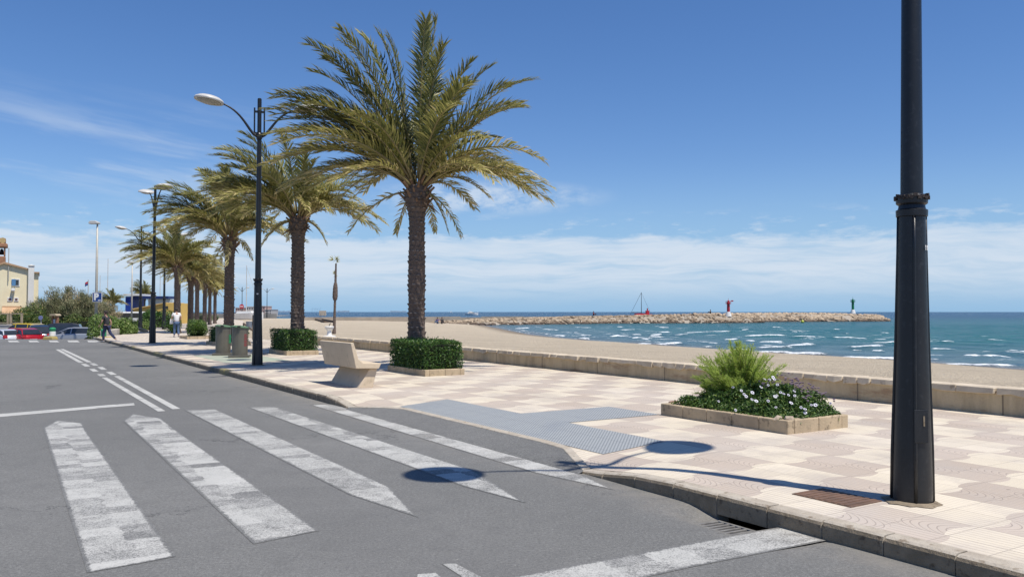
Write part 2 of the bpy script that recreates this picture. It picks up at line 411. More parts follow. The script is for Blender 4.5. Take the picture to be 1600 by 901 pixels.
# wide land surface beyond and below everything on the left
def poly_sheet(name, pts, z, m):
    mb = MB(); mb.add([(p[0], p[1], z) for p in pts], [tuple(range(len(pts)))]); o = mb.build(name, m)
    if o.data.polygons[0].normal.z < 0: o.data.flip_normals()
    return o
M_GROUND = pmat('dusty_ground', (.30, .26, .20), (.22, .19, .15), .3, .95, .5, 4)
tag(poly_sheet('ground', [(-2500, -300), (30, -300), (9, -4), (-40, 78), (-60, 150), (-95, 260), (-160, 600), (-2500, 900)], -.88, M_GROUND), kind='structure')
tag(poly_sheet('parking_lot', [(-110, 50), (-27, 50), (-31, 60), (-38, 78), (-58, 110), (-110, 110)], -.865, M_ASPH), kind='structure')
# promenade
FARL = [(-25.9, 51.5), (-26.0, 54.5), (-28.1, 60.5), (-31.1, 67), (-34.3, 76), (-41.7, 99), (-62, 168)]
FARR = [(-57, 168), (-46, 140), (-36.5, 112), (-28, 85), (-22, 66), (-16.6, 52)]
def build_promenade():
    s1 = toST((-25.2, 49.5))[0]
    ss = np.concatenate([[s1], np.arange(-58, -18.5, 2), np.arange(-18.2, -9, .2), np.arange(-8.8, 14, 1.0)])
    ts = np.array([.15, .3, .45, .6, .8, 1.0, 1.2, 1.4, 1.6, 2.5, 4, 5.5, 7.45])
    SS, TT = np.meshgrid(ss, ts, indexing='ij'); V = np.stack([SS, TT, prom_z(SS, TT)], -1).reshape(-1, 3)
    nu, nv = SS.shape; i = np.arange(nu-1)[:, None]*nv+np.arange(nv-1)[None, :]
    F = np.stack([i, i+1, i+nv+1, i+nv], -1).reshape(-1, 4).tolist(); V = V.tolist()
    far = [(s1, .15), *[toST(p) for p in FARL], *[toST(p) for p in FARR], (s1, 7.45)]
    n = len(V); V += [(a, b, .13) for a, b in far]; F.append(tuple(range(n, n+len(far))))
    me = bpy.data.meshes.new('promenade'); me.from_pydata(V, [], F); me.materials.append(M_TILE); me.update()
    bm = bmesh.new(); bm.from_mesh(me)
    for f in bm.faces:
        f.normal_update()
        if f.normal.z < 0: f.normal_flip()
    bm.to_mesh(me); bm.free()
    o = bpy.data.objects.new('promenade', me); COL.objects.link(o); fr(o); tag(o, kind='structure')
build_promenade()
def build_kerb():
    mb = MB(); s = S1+2.0
    while s < 13.5:
        L = random.uniform(.47, .53) if s > -30 else 1.0
        a, b = s, s+L-.012; za, zb = float(prom_z(a, .0))+.004, float(prom_z(b, .0))+.004
        dz = random.uniform(-.004, .004); dt = random.uniform(-.004, .004)
        bot = -.16
        if -8.5 < a < -7.2: bot = -.03
        v = [(x, y, z) for (x, z) in ((a, 0), (b, 1)) for (y, z) in ((0, 0),)]
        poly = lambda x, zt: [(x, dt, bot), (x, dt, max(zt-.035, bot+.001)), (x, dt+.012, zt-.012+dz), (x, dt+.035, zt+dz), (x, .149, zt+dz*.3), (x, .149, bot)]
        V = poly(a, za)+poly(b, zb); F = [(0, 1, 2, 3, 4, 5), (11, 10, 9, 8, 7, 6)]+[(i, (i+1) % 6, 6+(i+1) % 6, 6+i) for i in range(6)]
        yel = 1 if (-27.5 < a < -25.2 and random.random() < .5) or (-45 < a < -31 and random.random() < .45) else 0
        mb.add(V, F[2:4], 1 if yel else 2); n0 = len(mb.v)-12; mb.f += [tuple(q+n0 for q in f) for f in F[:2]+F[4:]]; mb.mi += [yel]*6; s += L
    # mortar core behind and between the blocks
    for a in np.arange(-60, 13.4, 1.0):
        if -9 < a < -7.5: continue
        if -18.1 < a < -8.0: continue
        mb.box(a, a+1.0, .02, .140, -.16, .09, 0)
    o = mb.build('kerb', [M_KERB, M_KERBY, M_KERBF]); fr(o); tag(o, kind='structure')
build_kerb()
def frame_grid(name, s0, s1, t0, t1, m, dz, n=24, kind='structure', edge=None):
    ss = np.linspace(s0, s1, n); ts = np.linspace(t0, t1, 8); SS, TT = np.meshgrid(ss, ts, indexing='ij')
    if edge is not None: TT = edge(SS, TT)
    V = np.stack([SS, TT, prom_z(SS, TT)+dz], -1).reshape(-1, 3)
    o = gridmesh(name, V, n, 8, m, smooth=False); fr(o); tag(o, kind=kind); return o
# asphalt dressed up to the lowered kerb, blue studded paving
def ramp_edge(s): return .55*np.clip((-9.95-s)/1.15, 0, 1)*np.clip((s+16.5)/.7, 0, 1)
def build_ramp():
    ss = np.linspace(-16.5, -9.95, 60); fs = np.linspace(0, 1, 12); SS, FF = np.meshgrid(ss, fs, indexing='ij'); E_ = ramp_edge(SS)
    TT = np.where(FF < .01, -.07, (FF-.09)/.91*E_+.0); Z = np.where(TT < 0, .0015, prom_z(SS, np.maximum(TT, 0))+.008)
    o = gridmesh('road_edge', np.stack([SS, TT, Z], -1).reshape(-1, 3), 60, 12, M_ASPH, smooth=True); fr(o); tag(o, kind='structure')
    mb = MB(); s = -16.5
    while s < -10.0:                                   # flush kerb stones along the lowered edge
        a, b = s, min(s+.49, -9.95); V = []
        for z_ in (-.05, .016):
            for q, off in ((a, 0), (b, 0), (b, .11), (a, .11)):
                tt = float(ramp_edge(q))+off-.005; V.append((q, tt, float(prom_z(q, tt))+z_))
        mb.add(V, [(3, 2, 1, 0), (4, 5, 6, 7), (0, 1, 5, 4), (1, 2, 6, 5), (2, 3, 7, 6), (3, 0, 4, 7)]); s += .5
    o = mb.build('kerb', M_KERB, bevel=.006, bseg=1); fr(o); tag(o, kind='structure')
build_ramp()
frame_grid('blue_paving', -15.9, -10.45, .655, 1.56, M_BLUE, .005, 40)
def build_blue_branch():
    ss = np.linspace(-13.55, -12.35, 4); ts = np.linspace(1.56, 3.24, 6); SS, TT = np.meshgrid(ss, ts, indexing='ij')
    V = np.stack([SS, TT, prom_z(SS, TT)+.005], -1).reshape(-1, 3); o = gridmesh('blue_paving', V, 4, 6, M_BLUE, smooth=False); fr(o); tag(o, kind='structure')
build_blue_branch()

# painted markings
def paint_sheet(name, pts, m, w=.085):
    """flat sheet whose attribute 'edge' runs from 0 on the outline to 1 a few centimetres inside"""
    bm = bmesh.new(); vs = [bm.verts.new(p) for p in pts]; f = bm.faces.new(vs); f.normal_update()
    if f.normal.z < 0: f.normal_flip()
    r_ = bmesh.ops.inset_region(bm, faces=[f], thickness=w, use_even_offset=True, use_boundary=True)
    inner = set(v.index for v in []); bm.verts.ensure_lookup_table(); bm.verts.index_update(); iv = {v.index for v in bm.verts if not v.is_boundary}
    me = bpy.data.meshes.new(name); bm.to_mesh(me); bm.free()
    me.attributes.new('edge', 'FLOAT', 'POINT').data.foreach_set('value', [1.0 if i in iv else 0.0 for i in range(len(me.vertices))])
    me.materials.append(m); o = bpy.data.objects.new(name, me); COL.objects.link(o); return o
def marking(name, px, m=M_PAINT, z=.003):
    o = paint_sheet(name, [at(x, y, z) for x, y in px], m, .085 if name in ('zebra_crossing', 'stop_line') and px[0][0] > 0 else .015)
    return tag(o, kind='structure')
marking('zebra_crossing', [(67, 668), (89, 656), (129, 660.5), (136, 673), (160, 706), (275, 868), (236, 876), (136, 894)])
marking('zebra_crossing', [(192, 657), (207, 646), (252, 653), (277, 672), (500, 828), (440, 840), (396, 849)])
marking('zebra_crossing', [(288, 640.5), (338, 639), (609, 759), (653.6, 807.5), (545.6, 772)])
marking('zebra_crossing', [(388, 636), (430, 635), (740, 734), (822, 785), (724, 759)])
marking('zebra_crossing', [(485, 632), (532, 631), (900, 736), (961, 765), (836, 738)])
marking('stop_line', [(640, 930), (1177, 829.5), (1223, 822), (1291, 843.5), (1080, 885), (900, 925)], M_PAINT)
marking('road_line', [(690, 880), (712, 879), (800, 925), (760, 925)], M_PAINT)
marking('road_line', [(652, 896), (681, 893.5), (720, 925), (640, 925)], M_PAINT)
marking('stop_line', [(-60, 651), (209, 629), (211, 632.5), (-60, 656)], M_LINE)
def strip(p, q, w, m=M_LINE):
    a, b = at(*p, .003), at(*q, .003); d = (b-a).normalized(); n = Vector((-d.y, d.x, 0))*w/2
    o = paint_sheet('road_line', [a-n, b-n, b+n, a+n], m, .025)
    tag(o, kind='structure')
strip((96.5, 545), (140, 565.5), .16); strip((89.5, 545.5), (127, 566.3), .16)
for p, q in (((143, 567), (150, 570.5)), ((156, 573), (163, 577)), ((170, 580.5), (178, 585)),
             ((130, 568), (137, 572)), ((143, 576), (150, 580)), ((156, 584), (161, 587))): strip(p, q, .16)
strip((182, 587), (276, 638.5), .14); strip((163, 589.5), (253, 642), .13)
def far_crossing():
    for px0, px1 in ((14, 31), (46, 62), (78, 93), (107, 125), (138, 156)):
        marking('far_crossing', [(px0-2, 531.7), (px1-4, 531.7), (px1, 534.3), (px0, 534.3)], M_LINE, .003)
far_crossing()

# beach
WZ = -.9
SHP = [(757, 508.5), (825, 522.5), (875, 528), (950, 534), (1050, 540.5), (1094, 544.5), (1180, 549), (1250, 554), (1400, 562.5), (1600, 577.5)]
SH = [at(a, b, WZ) for a, b in SHP]
SH = [Vector((-95, 330, 0)), Vector((-30, 215, 0)), Vector((-12, 170, 0))]+SH+[SH[-1]+(SH[-1]-SH[-2]).normalized()*k for k in (12, 30)]
SH[-1] = SH[-1]+Vector((6, -6, 0))
SHA = np.array([(p.x, p.y) for p in SH])
def shore_dist(X, Y):
    """signed distance, positive on land"""
    best = np.full(X.shape, 1e9); sgn = np.ones(X.shape)
    for a, b in zip(SHA[:-1], SHA[1:]):
        d = b-a; L = d@d; t = np.clip(((X-a[0])*d[0]+(Y-a[1])*d[1])/L, 0, 1)
        ex = X-a[0]-t*d[0]; ey = Y-a[1]-t*d[1]; q = np.hypot(ex, ey); c = d[0]*(Y-a[1])-d[1]*(X-a[0])
        u = q < best-1e-6; best = np.where(u, q, best); sgn = np.where(u, np.where(c > 0, -1, 1), sgn)
    return best*sgn
def build_beach():
    u = np.linspace(0, 1, 200); v = np.linspace(0, 1, 120)
    # rows march from near the camera side to the far harbour; columns from the wall to below the water
    Yr = np.concatenate([np.linspace(-14, 60, 90), np.linspace(61, 215, 80)])
    XL = np.interp(Yr, [-14, 0, 12, 48, 60, 112, 168, 215], [18, 13.3, 5.2, -15.5, -22, -37, -60, -85])   # just under the wall / promenade edge
    c = np.linspace(0, 1, 130)**1.25*1.0
    XR = np.interp(Yr, [-14, 0, 30, 60, 100, 215], [60, 56, 46, 30, 14, 14])
    XX = XL[:, None]+(XR-XL)[:, None]*c[None, :]; YY = np.repeat(Yr[:, None], len(c), 1)
    D = shore_dist(XX, YY)
    Z = WZ + np.where(D > 0, .93*(1-np.exp(-D/11.0)), D*.06)
    Z += (vnoise(XX*.8, YY*.8, 3)-.5)*.06*np.clip(D/4, 0, 1) + (vnoise(XX*.15, YY*.15, 4)-.5)*.16*np.clip(D/6, 0, 1)
    s = (XX-K0.x)*SD.x+YY*SD.y; t = (XX-K0.x)*TD.x+YY*TD.y
    wet = 1-np.clip(D/4.5, 0, 1)
    V = np.stack([XX, YY, Z], -1).reshape(-1, 3)
    tag(gridmesh('beach', V, len(Yr), len(c), M_SAND, {'wet': wet}), kind='structure')
build_beach()

# sea with breakers
CR = [(950+a/3.333, 950+b/3.333, 430+y/3.333) for a, b, y in [(50,85,270),(255,325,272),(60,160,288),(255,325,296),(215,290,311),(350,420,315),(385,580,300),(540,620,293),(700,940,318),(590,685,335),(720,770,343),(780,930,348),(850,920,276),(690,720,283),(950,990,296),(940,1140,325),(1165,1350,332),(1360,1500,350),(1380,1460,333),(1000,1080,360),(930,1110,370),(1240,1470,380),(1360,1450,400),(790,890,378),(895,1150,412),(1350,1500,435),(920,960,385),(1230,1260,303),(1430,1460,305),(1170,1195,283),(120,180,315),(160,220,338),(270,380,358),(0,40,320),(120,160,327),(1290,1330,392),(500,560,372),(620,760,392)]]
CR += [(892, 925, 512), (847, 872, 516), (862, 883, 525), (912, 928, 525), (800, 830, 514), (895, 905, 520), (1455, 1500, 548), (1460, 1600, 572), (1530, 1592, 560), (1505, 1540, 555), (1560, 1640, 551), (1470, 1490, 536), (1545, 1570, 533), (1640, 1720, 566), (1650, 1700, 545), (905, 925, 529.5), (990, 1060, 538.5), (690, 705, 510), (1010, 1040, 528), (960, 985, 526)]
CR += [(1120, 1300, 552.0), (1180, 1240, 545), (1300, 1470, 561)]
def build_sea():
    def axis(a, b, st, lo, hi, g=1.22):
        m = list(np.arange(a, b, st)); x, d = m[0], st
        while x > lo: d *= g; x -= d; m.insert(0, x)
        x, d = m[-1], st
        while x < hi: d *= g; x += d; m.append(x)
        return np.array(m)
    X = axis(-14, 98, .34, -16000, 16000); Y = axis(24, 150, .26, -400, 24000)
    XX, YY = np.meshgrid(X, Y, indexing='ij')
    D = -shore_dist(XX, YY)                                   # positive over the water
    amp = np.clip((XX+30)/20, 0, 1)*np.clip((190-YY)/40, .25, 1)*np.clip((130-XX)/40, 0, 1)*np.clip(D/3, 0, 1)
    wob = vnoise(XX*.05, YY*.05, 5)*9
    Z = WZ + amp*(.07*np.sin((D+wob)*.95+.35*np.sin(XX*.11))+.05*(vnoise(XX*.45, YY*.9, 6)-.5)+.10*(vnoise(XX*.12, YY*.3, 8)-.5))
    foam = np.zeros_like(Z)
    for a, b, y in CR:
        p, q = at(a, y, WZ), at(b, y+random.uniform(-.4, .6), WZ); d = np.array([q.x-p.x, q.y-p.y]); L = np.hypot(*d); d /= L
        rx, ry = XX-p.x, YY-p.y; al = rx*d[0]+ry*d[1]; ac = -rx*d[1]+ry*d[0]; ac = ac + .5*np.sin(al*.7+a)*.7
        w = .20+.0050*p.y*(.7+.6*random.random())
        e = np.clip(np.minimum(al, L-al)/(.18*L+.2)+.35, 0, 1)
        k = e*np.exp(-(np.where(ac > 0, ac/(w*.7), ac/(w*1.25)))**2)
        k = np.where((al > -.6) & (al < L+.6), k, 0); foam = np.maximum(foam, k); Z += .17*k*(vnoise(XX*1.2, YY*1.2, 9)*.8+.4)
    edge = np.exp(-((D-.45-.5*vnoise(XX*.25, YY*.25, 11))/.35)**2)*(vnoise(XX*.3, YY*.3, 12) > .42)*.62*(np.abs(YY) < 120)
    foam = np.maximum(foam, edge)
    for off, w_, th in ((2.6, .5, .50), (6.5, .7, .56), (11.5, .8, .58), (18, .9, .60), (27, 1.0, .62), (38, 1.2, .64)):
        dd = D-off-(vnoise(XX*.06+off, YY*.06, 21)-.5)*5
        m_ = np.clip((vnoise(XX*.11+off*3, YY*.11-off, 22)-th)*9, 0, 1)
        k = .62*m_*np.exp(-(np.where(dd > 0, dd/(w_*.8), dd/(w_*1.6)))**2)*(YY < 140)*(XX < 97); foam = np.maximum(foam, k); Z += .10*k
    foam = np.maximum(foam, np.clip((vnoise(XX*.35, YY*.8, 13, 4)-.66)*5, 0, .75)*(D > 1)*(D < 45)*(YY < 150))
    near = np.exp(-np.clip(D, 0, None)/26.0)
    V = np.stack([XX, YY, Z], -1).reshape(-1, 3)
    tag(gridmesh('sea', V, len(X), len(Y), M_SEA, {'near': near, 'foam': foam}), kind='structure')
build_sea()

# ------------------------------------------------------------------ beach wall with a rough stone coping
def beach_wall(name, label, s0, s1):
    t = thing(name, label, 'wall', tuple(ST(0, 0)), FA, 'low beach walls')
    mb = MB(); mb.box(s0, s1, 7.45, 7.74, -.25, .455); mb.build('wall_body', M_WALL, t)
    cp = MB(); s = s0
    while s < s1:
        L = random.uniform(.25, .6)
        if s+L > s1: L = s1-s
        y0 = 7.40+random.uniform(-.02, .02); h = .075+random.uniform(-.006, .006); g = .003
        c = [(s+g+random.uniform(0, .012), y0+random.uniform(-.015, .02)), (s+L*.5, y0+random.uniform(-.02, .012)), (s+L-g-random.uniform(0, .012), y0+random.uniform(-.015, .02)), (s+L-g, 7.79), (s+g, 7.79)]
        zb = [.455+random.uniform(-.055, .0) for _ in range(3)]+[.45, .45]; n = 5
        V = [(x, y, zb[i]) for i, (x, y) in enumerate(c)]+[(x+(.002 if i in (0, 4) else (-.002 if i in (2, 3) else 0)), y+(.015 if i < 3 else -.01), .455+h) for i, (x, y) in enumerate(c)]
        cp.add(V, [tuple(range(n))[::-1], tuple(range(n, 2*n))]+[(i, (i+1) % n, n+(i+1) % n, n+i) for i in range(n)]); s += L
    cp.build('coping', M_CAP, t, bevel=.01, bseg=1)
beach_wall('beach_wall', 'long low stained concrete wall with rough stone coping between promenade and beach', -45.0, 14.0)

# ------------------------------------------------------------------ street lamps
M_POLE = pmat('dark_grey_painted_iron', (.010, .012, .015), (.007, .008, .010), 2.5, .38, .12, 60, spec=.5, c3=(.02, .022, .026), scale3=24)
M_POLE_BRN = pmat('rusty_collar', (.045, .028, .022), (.02, .015, .014), 12, .7, .8, 50)
M_HEAD = pmat('lamp_shell_grey', (.55, .53, .49), (.46, .45, .42), 3, .45, 0)
M_LENS = pmat('lamp_lens', (.40, .37, .30), (.33, .31, .26), 5, .3, 0)
M_WHITE = pmat('white_paint', (.78, .77, .74), (.70, .69, .66), 3, .5)
def arm_curve(n=14):
    pts = []
    P = [Vector((.07, 0, 6.55)), Vector((.30, 0, 6.62)), Vector((.42, 0, 7.22)), Vector((1.02, 0, 7.40))]
    for i in range(n+1):
        u = i/n; pts.append(P[0]*(1-u)**3+P[1]*3*u*(1-u)**2+P[2]*3*u*u*(1-u)+P[3]*u**3)
    return pts
def make_lamp(label, loc, rz, scale=1.0, group='double armed dark street lamps along the promenade', tall=True):
    t = thing('street_lamp', label, 'street lamp', loc, rz, group); t.scale = (scale,)*3
    mb = MB(); mb.lathe([(.150, -.02), (.150, .10), (.145, .35), (.122, 1.2), (.108, 1.95), (.102, 2.36)], 28)
    mb.build('pole_base', M_POLE, t, smooth='auto')
    ft = MB(); n_ = 28; rr = [random.uniform(.19, .25) for _ in range(n_)]; ft.add([(r_*math.cos(k*2*math.pi/n_), r_*math.sin(k*2*math.pi/n_), .004) for k, r_ in enumerate(rr)]+[(.16*math.cos(k*2*math.pi/n_), .16*math.sin(k*2*math.pi/n_), .02) for k in range(n_)], [(k, (k+1) % n_, n_+(k+1) % n_, n_+k) for k in range(n_)]); ft.build('footing', M_KERBF, t)
    rb = MB()
    for k in range(4):
        a = R(-128+90*k) ; c, s = math.cos(a), math.sin(a)
        rb.tube([(c*.153, s*.153, .02), (c*.148, s*.148, .4), (c*.121, s*.121, 1.25), (c*.104, s*.104, 2.0), (c*.099, s*.099, 2.34)], .014, 6)
    rb.build('rib', M_POLE, t, smooth=True)
    cb = MB(); cb.lathe([(.100, 2.345), (.118, 2.35), (.120, 2.40), (.104, 2.41), (.098, 2.44), (.118, 2.455), (.121, 2.50), (.105, 2.515), (.09, 2.53)], 28)
    cb.build('collar', M_POLE, t, smooth='auto', loc=(0, 0, -.06))
    cr = MB()
    for k in range(26):
        a = k*2*math.pi/26; r = .121; zz = 2.505+random.uniform(-.012, .012)
        cr.box(-.012, .012, -.014, .014, -.012, .014, 0, Matrix.Translation((r*math.cos(a), r*math.sin(a), zz)) @ Matrix.Rotation(a, 4, 'Z') @ Matrix.Rotation(random.uniform(-.5, .5), 4, 'X'))
    cr.build('rusty_crown', M_POLE_BRN, t, loc=(0, 0, -.06))
    pu = MB(); pu.lathe([(.085, 2.38), (.080, 3.2), (.072, 4.6), (.064, 6.2), (.058, 6.5), (.058, 7.62), (.04, 7.64)], 24)
    pu.build('pole_shaft', M_POLE, t, smooth='auto')
    br = MB()
    for sx in (-1, 1):
        br.tube([(sx*.135, 0, 6.56), (sx*.135, 0, 7.36)], .022, 8)
        br.box(min(sx*.05, sx*.15), max(sx*.05, sx*.15), -.016, .016, 6.60, 6.66); br.box(min(sx*.05, sx*.15), max(sx*.05, sx*.15), -.016, .016, 7.22, 7.28)
    br.lathe([(.075, 6.46), (.085, 6.5), (.085, 6.6), (.062, 6.64)], 18)
    br.build('bracket', M_POLE, t)
    for sx in (-1, 1):
        a = MB(); pts = [(p.x*sx, 0, p.z) for p in arm_curve()]; a.tube(pts, [.045-.022*i/14 for i in range(15)], 10)
        a.build('arm', M_POLE, t, smooth=True)
        h = MB(); rot = Matrix.Translation((sx*1.36, 0, 7.46)) @ Matrix.Rotation(R(-9*sx), 4, 'Y')
        h.lathe([(.40, -.035), (.405, -.005), (.385, .035), (.30, .085), (.18, .118), (.06, .13), (.01, .132)], 32, M=rot)
        h.tube([(sx*1.0, 0, 7.395), (sx*1.10, 0, 7.44)], [.035, .05], 10)
        hd = h.build('lamp_head', M_HEAD, t, smooth='auto')
        l = MB(); l.lathe([(.01, -.115), (.12, -.108), (.22, -.085), (.30, -.05), (.33, -.034)], 28, M=rot); l.build('lens', M_LENS, hd, smooth=True)
    return t
def glyph(parent, name, text, size, M, m, depth=.0015, off=.02):
    cu = bpy.data.curves.new(name, 'FONT'); cu.body = text; cu.size = size; cu.align_x = 'CENTER'; cu.align_y = 'CENTER'; cu.extrude = depth; cu.materials.append(m); cu.offset = size*off
    tmp = bpy.data.objects.new('tmp', cu); COL.objects.link(tmp); bpy.context.view_layer.update()
    me = bpy.data.meshes.new_from_object(tmp.evaluated_get(bpy.context.evaluated_depsgraph_get())); bpy.data.objects.remove(tmp); me.name = name
    o = bpy.data.objects.new(name, me); COL.objects.link(o); o.parent = parent; o.matrix_local = M; return o
LAMP_RZ = math.atan2(.37, .93)
L1 = make_lamp('tall dark street lamp filling the right side, nearest the camera, cut by the frame top', tuple(at(1425.5, 783, .13)), LAMP_RZ)
L1.rotation_euler = (R(.15), R(.75), LAMP_RZ)
hm = MB(); hm.box(-.055, .055, -.004, .004, -.13, .13); hatch = hm.build('access_hatch', M_POLE, L1, bevel=.004)
aa = R(-112)
hatch.matrix_local = Matrix.Rotation(aa+math.pi/2, 4, 'Z') @ Matrix.Translation((0, -.1475, .62)) @ Matrix.Rotation(R(-1.8), 4, 'X')
kh = MB(); kh.box(-.006, .006, -.003, .003, -.04, .04); ho = kh.build('hatch_handle', M_KERBF, hatch); ho.location = (.02, -.006, .04)
g11 = glyph(L1, 'number_plate', '11', .055, Matrix.Rotation(R(-72)+math.pi/2, 4, 'Z') @ Matrix.Translation((0, -.116, 2.03)) @ Matrix.Rotation(R(90), 4, 'X'), M_WHITE)
lamps = [(402, 570.5, 'dark double-armed street lamp standing beside the two steel waste bins', 1.0, 0),
         (238, 536, 'dark double-armed street lamp leaning slightly, between the two pedestrians', 1.0, R(1.3)),
         (219, 516, 'dark double-armed street lamp by the broken end of the low white wall', 1.12, 0),
         (256, 514.6, 'dark street lamp whose arms are hidden in the palm fronds behind the leaning lamp', 1.1, 0)]
for px, py, lb, sc, lean in lamps:
    c = copy_tree(L1); c.location = at(px, py, .13); c['label'] = lb; c.scale = (sc,)*3; c.rotation_euler = (0, lean, LAMP_RZ if px != 238 else R(-50))
    for ch in [q for q in COL.objects if q.parent == c and q.name.startswith('number_plate')]: bpy.data.objects.remove(ch)
for px, py, lb in ((378, 497.5, 'distant double-armed lamp post carrying a round no-entry sign'), (417, 497, 'distant double-armed lamp post at the sea end of the sand, right of the no-entry sign')):
    c = copy_tree(L1); p = at(px, py, .0); c.location = p; c['label'] = lb; c.scale = (1.02, 1.02, 1.02); c.rotation_euler = (0, 0, R(10))
    for ch in [q for q in COL.objects if q.parent == c and q.name.startswith('number_plate')]: bpy.data.objects.remove(ch)
    if px == 378: NOENTRY = p
# small white stickers
for c in [q for q in COL.objects if q.name.startswith('street_lamp.001')]:
    st = MB(); st.box(-.022, .022, -.002, .002, -.016, .016); o = st.build('sticker', M_WHITE, c)
    o.matrix_local = Matrix.Rotation(R(-78)+math.pi/2-LAMP_RZ, 4, 'Z') @ Matrix.Translation((0, -.117, 2.03))

# ------------------------------------------------------------------ palms
M_FROND = leafmat('palm_leaflets', (.075, .10, .028), (.38, .345, .11), (.66, .54, .28), .42, .33)
M_RACHIS = pmat('palm_stalk', (.30, .25, .10), (.22, .17, .08), 5, .6)
M_TRUNKL = None
def m_trunk():
    m, nt, b = newmat('palm_trunk_bark'); co = objco(nt)
    a = nt.nodes.new('ShaderNodeAttribute'); a.attribute_name = 'v'; v = N(nt, a.outputs['Fac']); n = noise(nt, co, 14, 4, .7); n2 = noise(nt, co, 45, 3, .7)
    col = mix(nt, n.step(.3, .7), (.17, .125, .10), (.10, .074, .06)); col = mix(nt, (v+n2*.5-.25).step(.45, .95), col, (.40, .33, .27))
    setcol(nt, b, col); b.inputs['Roughness'].default_value = .9; bump(nt, b, n2+n, .8, .03); return m
M_TRUNK = m_trunk()
M_DEAD = pmat('dead_palm_leaf', (.25, .15, .085), (.14, .085, .05), 8, .8)
def trunk_mesh(h, r0, r1, n=60, lean=(0, 0), ph=0.0, crown=True):
    dz = .022; rows = int(h/dz); V = []; A = []; ns = 11; rh = .125
    for i in range(rows+1):
        z = i*dz; u = z/h; base = r0+(r1-r0)*min(1, u*1.0)
        if crown: base += .11*math.exp(-((z-(h-.28))/.36)**2)
        base += .05*math.exp(-(z/.25)**2)
        for k in range(n):
            th = 2*math.pi*k/n; row = z/rh; ir = math.floor(row); fz = row-ir
            jit = .2*math.sin(ir*12.9898+ph*7)
            q = (th/(2*math.pi)*ns + .5*(ir % 2) + jit) % 1.0; mm = 1-(2*abs(q-.5))**2.2
            hh = math.sin((ir*37.7+math.floor(th/(2*math.pi)*ns+.5*(ir % 2)+jit)*78.2+ph)*43758.5)
            hh = hh-math.floor(hh)
            saw = fz**1.3*mm*(.7+.6*hh)
            r = base*(1+.13*saw*(.5+hh)-.05+.03*math.sin(z*3.1+ph)) + random.uniform(-.006, .006)
            V.append((r*math.cos(th)+lean[0]*u*u, r*math.sin(th)+lean[1]*u*u, z)); A.append(min(1, max(0, (fz-.55)*2.2)*mm*(.6+.6*hh)))
    F = []
    for i in range(rows):
        for k in range(n): b = i*n; F.append((b+k, b+(k+1) % n, b+n+(k+1) % n, b+n+k))
    F.append(tuple(rows*n+k for k in range(n)))
    return V, F, A
def frond(mb, rb, P0, P1, P2, P3, age, wind=(-1, .1, -.15), lmax=.50, npair=64, rng=random):
    """cubic spine with two ranks of narrow leaflets"""
    P0, P1, P2, P3 = map(Vector, (P0, P1, P2, P3)); wind = Vector(wind)
    bez = lambda u: P0*(1-u)**3+P1*3*u*(1-u)**2+P2*3*u*u*(1-u)+P3*u**3
    L = sum((bez((i+1)/10)-bez(i/10)).length for i in range(10))
    pts = [bez(i/12) for i in range(13)]; rb.tube(pts, [.032*(1-i/12)**1.2+.005 for i in range(13)], 5, 0)
    twist = rng.uniform(-.5, .5)
    for i in range(npair):
        u = .14+.86*(i+.5)/npair; p = bez(u); t = (bez(min(1, u+.02))-bez(u-.02)).normalized()
        side = t.cross(Vector((0, 0, 1)))
        if side.length < .15: side = t.cross(Vector((.3, 1, .2)))
        side.normalize(); side = (Matrix.Rotation(twist, 3, t) @ side); nrm = side.cross(t).normalized()
        env = min(1, (u-.10)/.2)**.6*(1-.5*max(0, (u-.55)/.45)**1.5)
        for sg in (-1, 1):
            if rng.random() < (.05+.10*age): continue
            ang = R(54-24*u+rng.uniform(-10, 10)); lift = R(22+rng.uniform(-16, 20))
            d = t*math.cos(ang)+(side*sg*math.cos(lift)+nrm*math.sin(lift))*math.sin(ang)
            l = lmax*env*rng.uniform(.8, 1.12)
            d2 = (d + wind*rng.uniform(.12, .42) + Vector((0, 0, -.10-.25*age))).normalized()
            w = .0185*rng.uniform(.8, 1.25); wd = d.cross(nrm)
            if wd.length < .1: wd = t.copy()
            wd.normalize(); wd = (wd+nrm*rng.uniform(-.6, .6)).normalized()
            m1 = p+d*l*.5; e = m1+d2*l*.5
            va = min(1, max(0, rng.gauss(.30+.42*age+.18*max(0, u-.6), .16)))
            vt = min(1, va+rng.uniform(.05, .42)+.2*age)
            mb.add([p-wd*w*.6, p+wd*w*.6, m1+wd*w, m1-wd*w, e], [(0, 1, 2, 3), (3, 2, 4)], 0, [va, va, va, va, vt])
TIPS = [(580,29),(556,37),(541,62),(523,50),(490,78),(488,111),(515,100),(523,146),(470,170),(440,186),(455,212),(440,236),(432,266),(438,286),(470,292),(500,262),(547,299),
        (663,27),(683,35),(690,62),(672,50),(716,124),(740,110),(768,109),(791,124),(832,137),(815,150),(778,200),(861,289),(861,311),(845,270),(807,241),(837,300),(737,311),(774,299),(760,240),
        (530,95),(480,140),(480,225),(470,250),(455,278),(490,300),(520,285),(820,160),(845,295),(820,262),(785,262),(760,290),(742,165),(725,205),(700,100),(575,200),(600,225),(560,262),(710,210),(585,130),(545,118),(505,190),(600,45),(610,160),(735,150),(815,165),(780,255),(455,160),(452,172),(466,184),(478,168),(425,200),(432,182),(446,165),(438,196),(428,250),(436,222),(446,300),(462,270),(478,205),(500,235),(520,255),(540,275),(755,140),(800,175),(850,300),(830,285)]
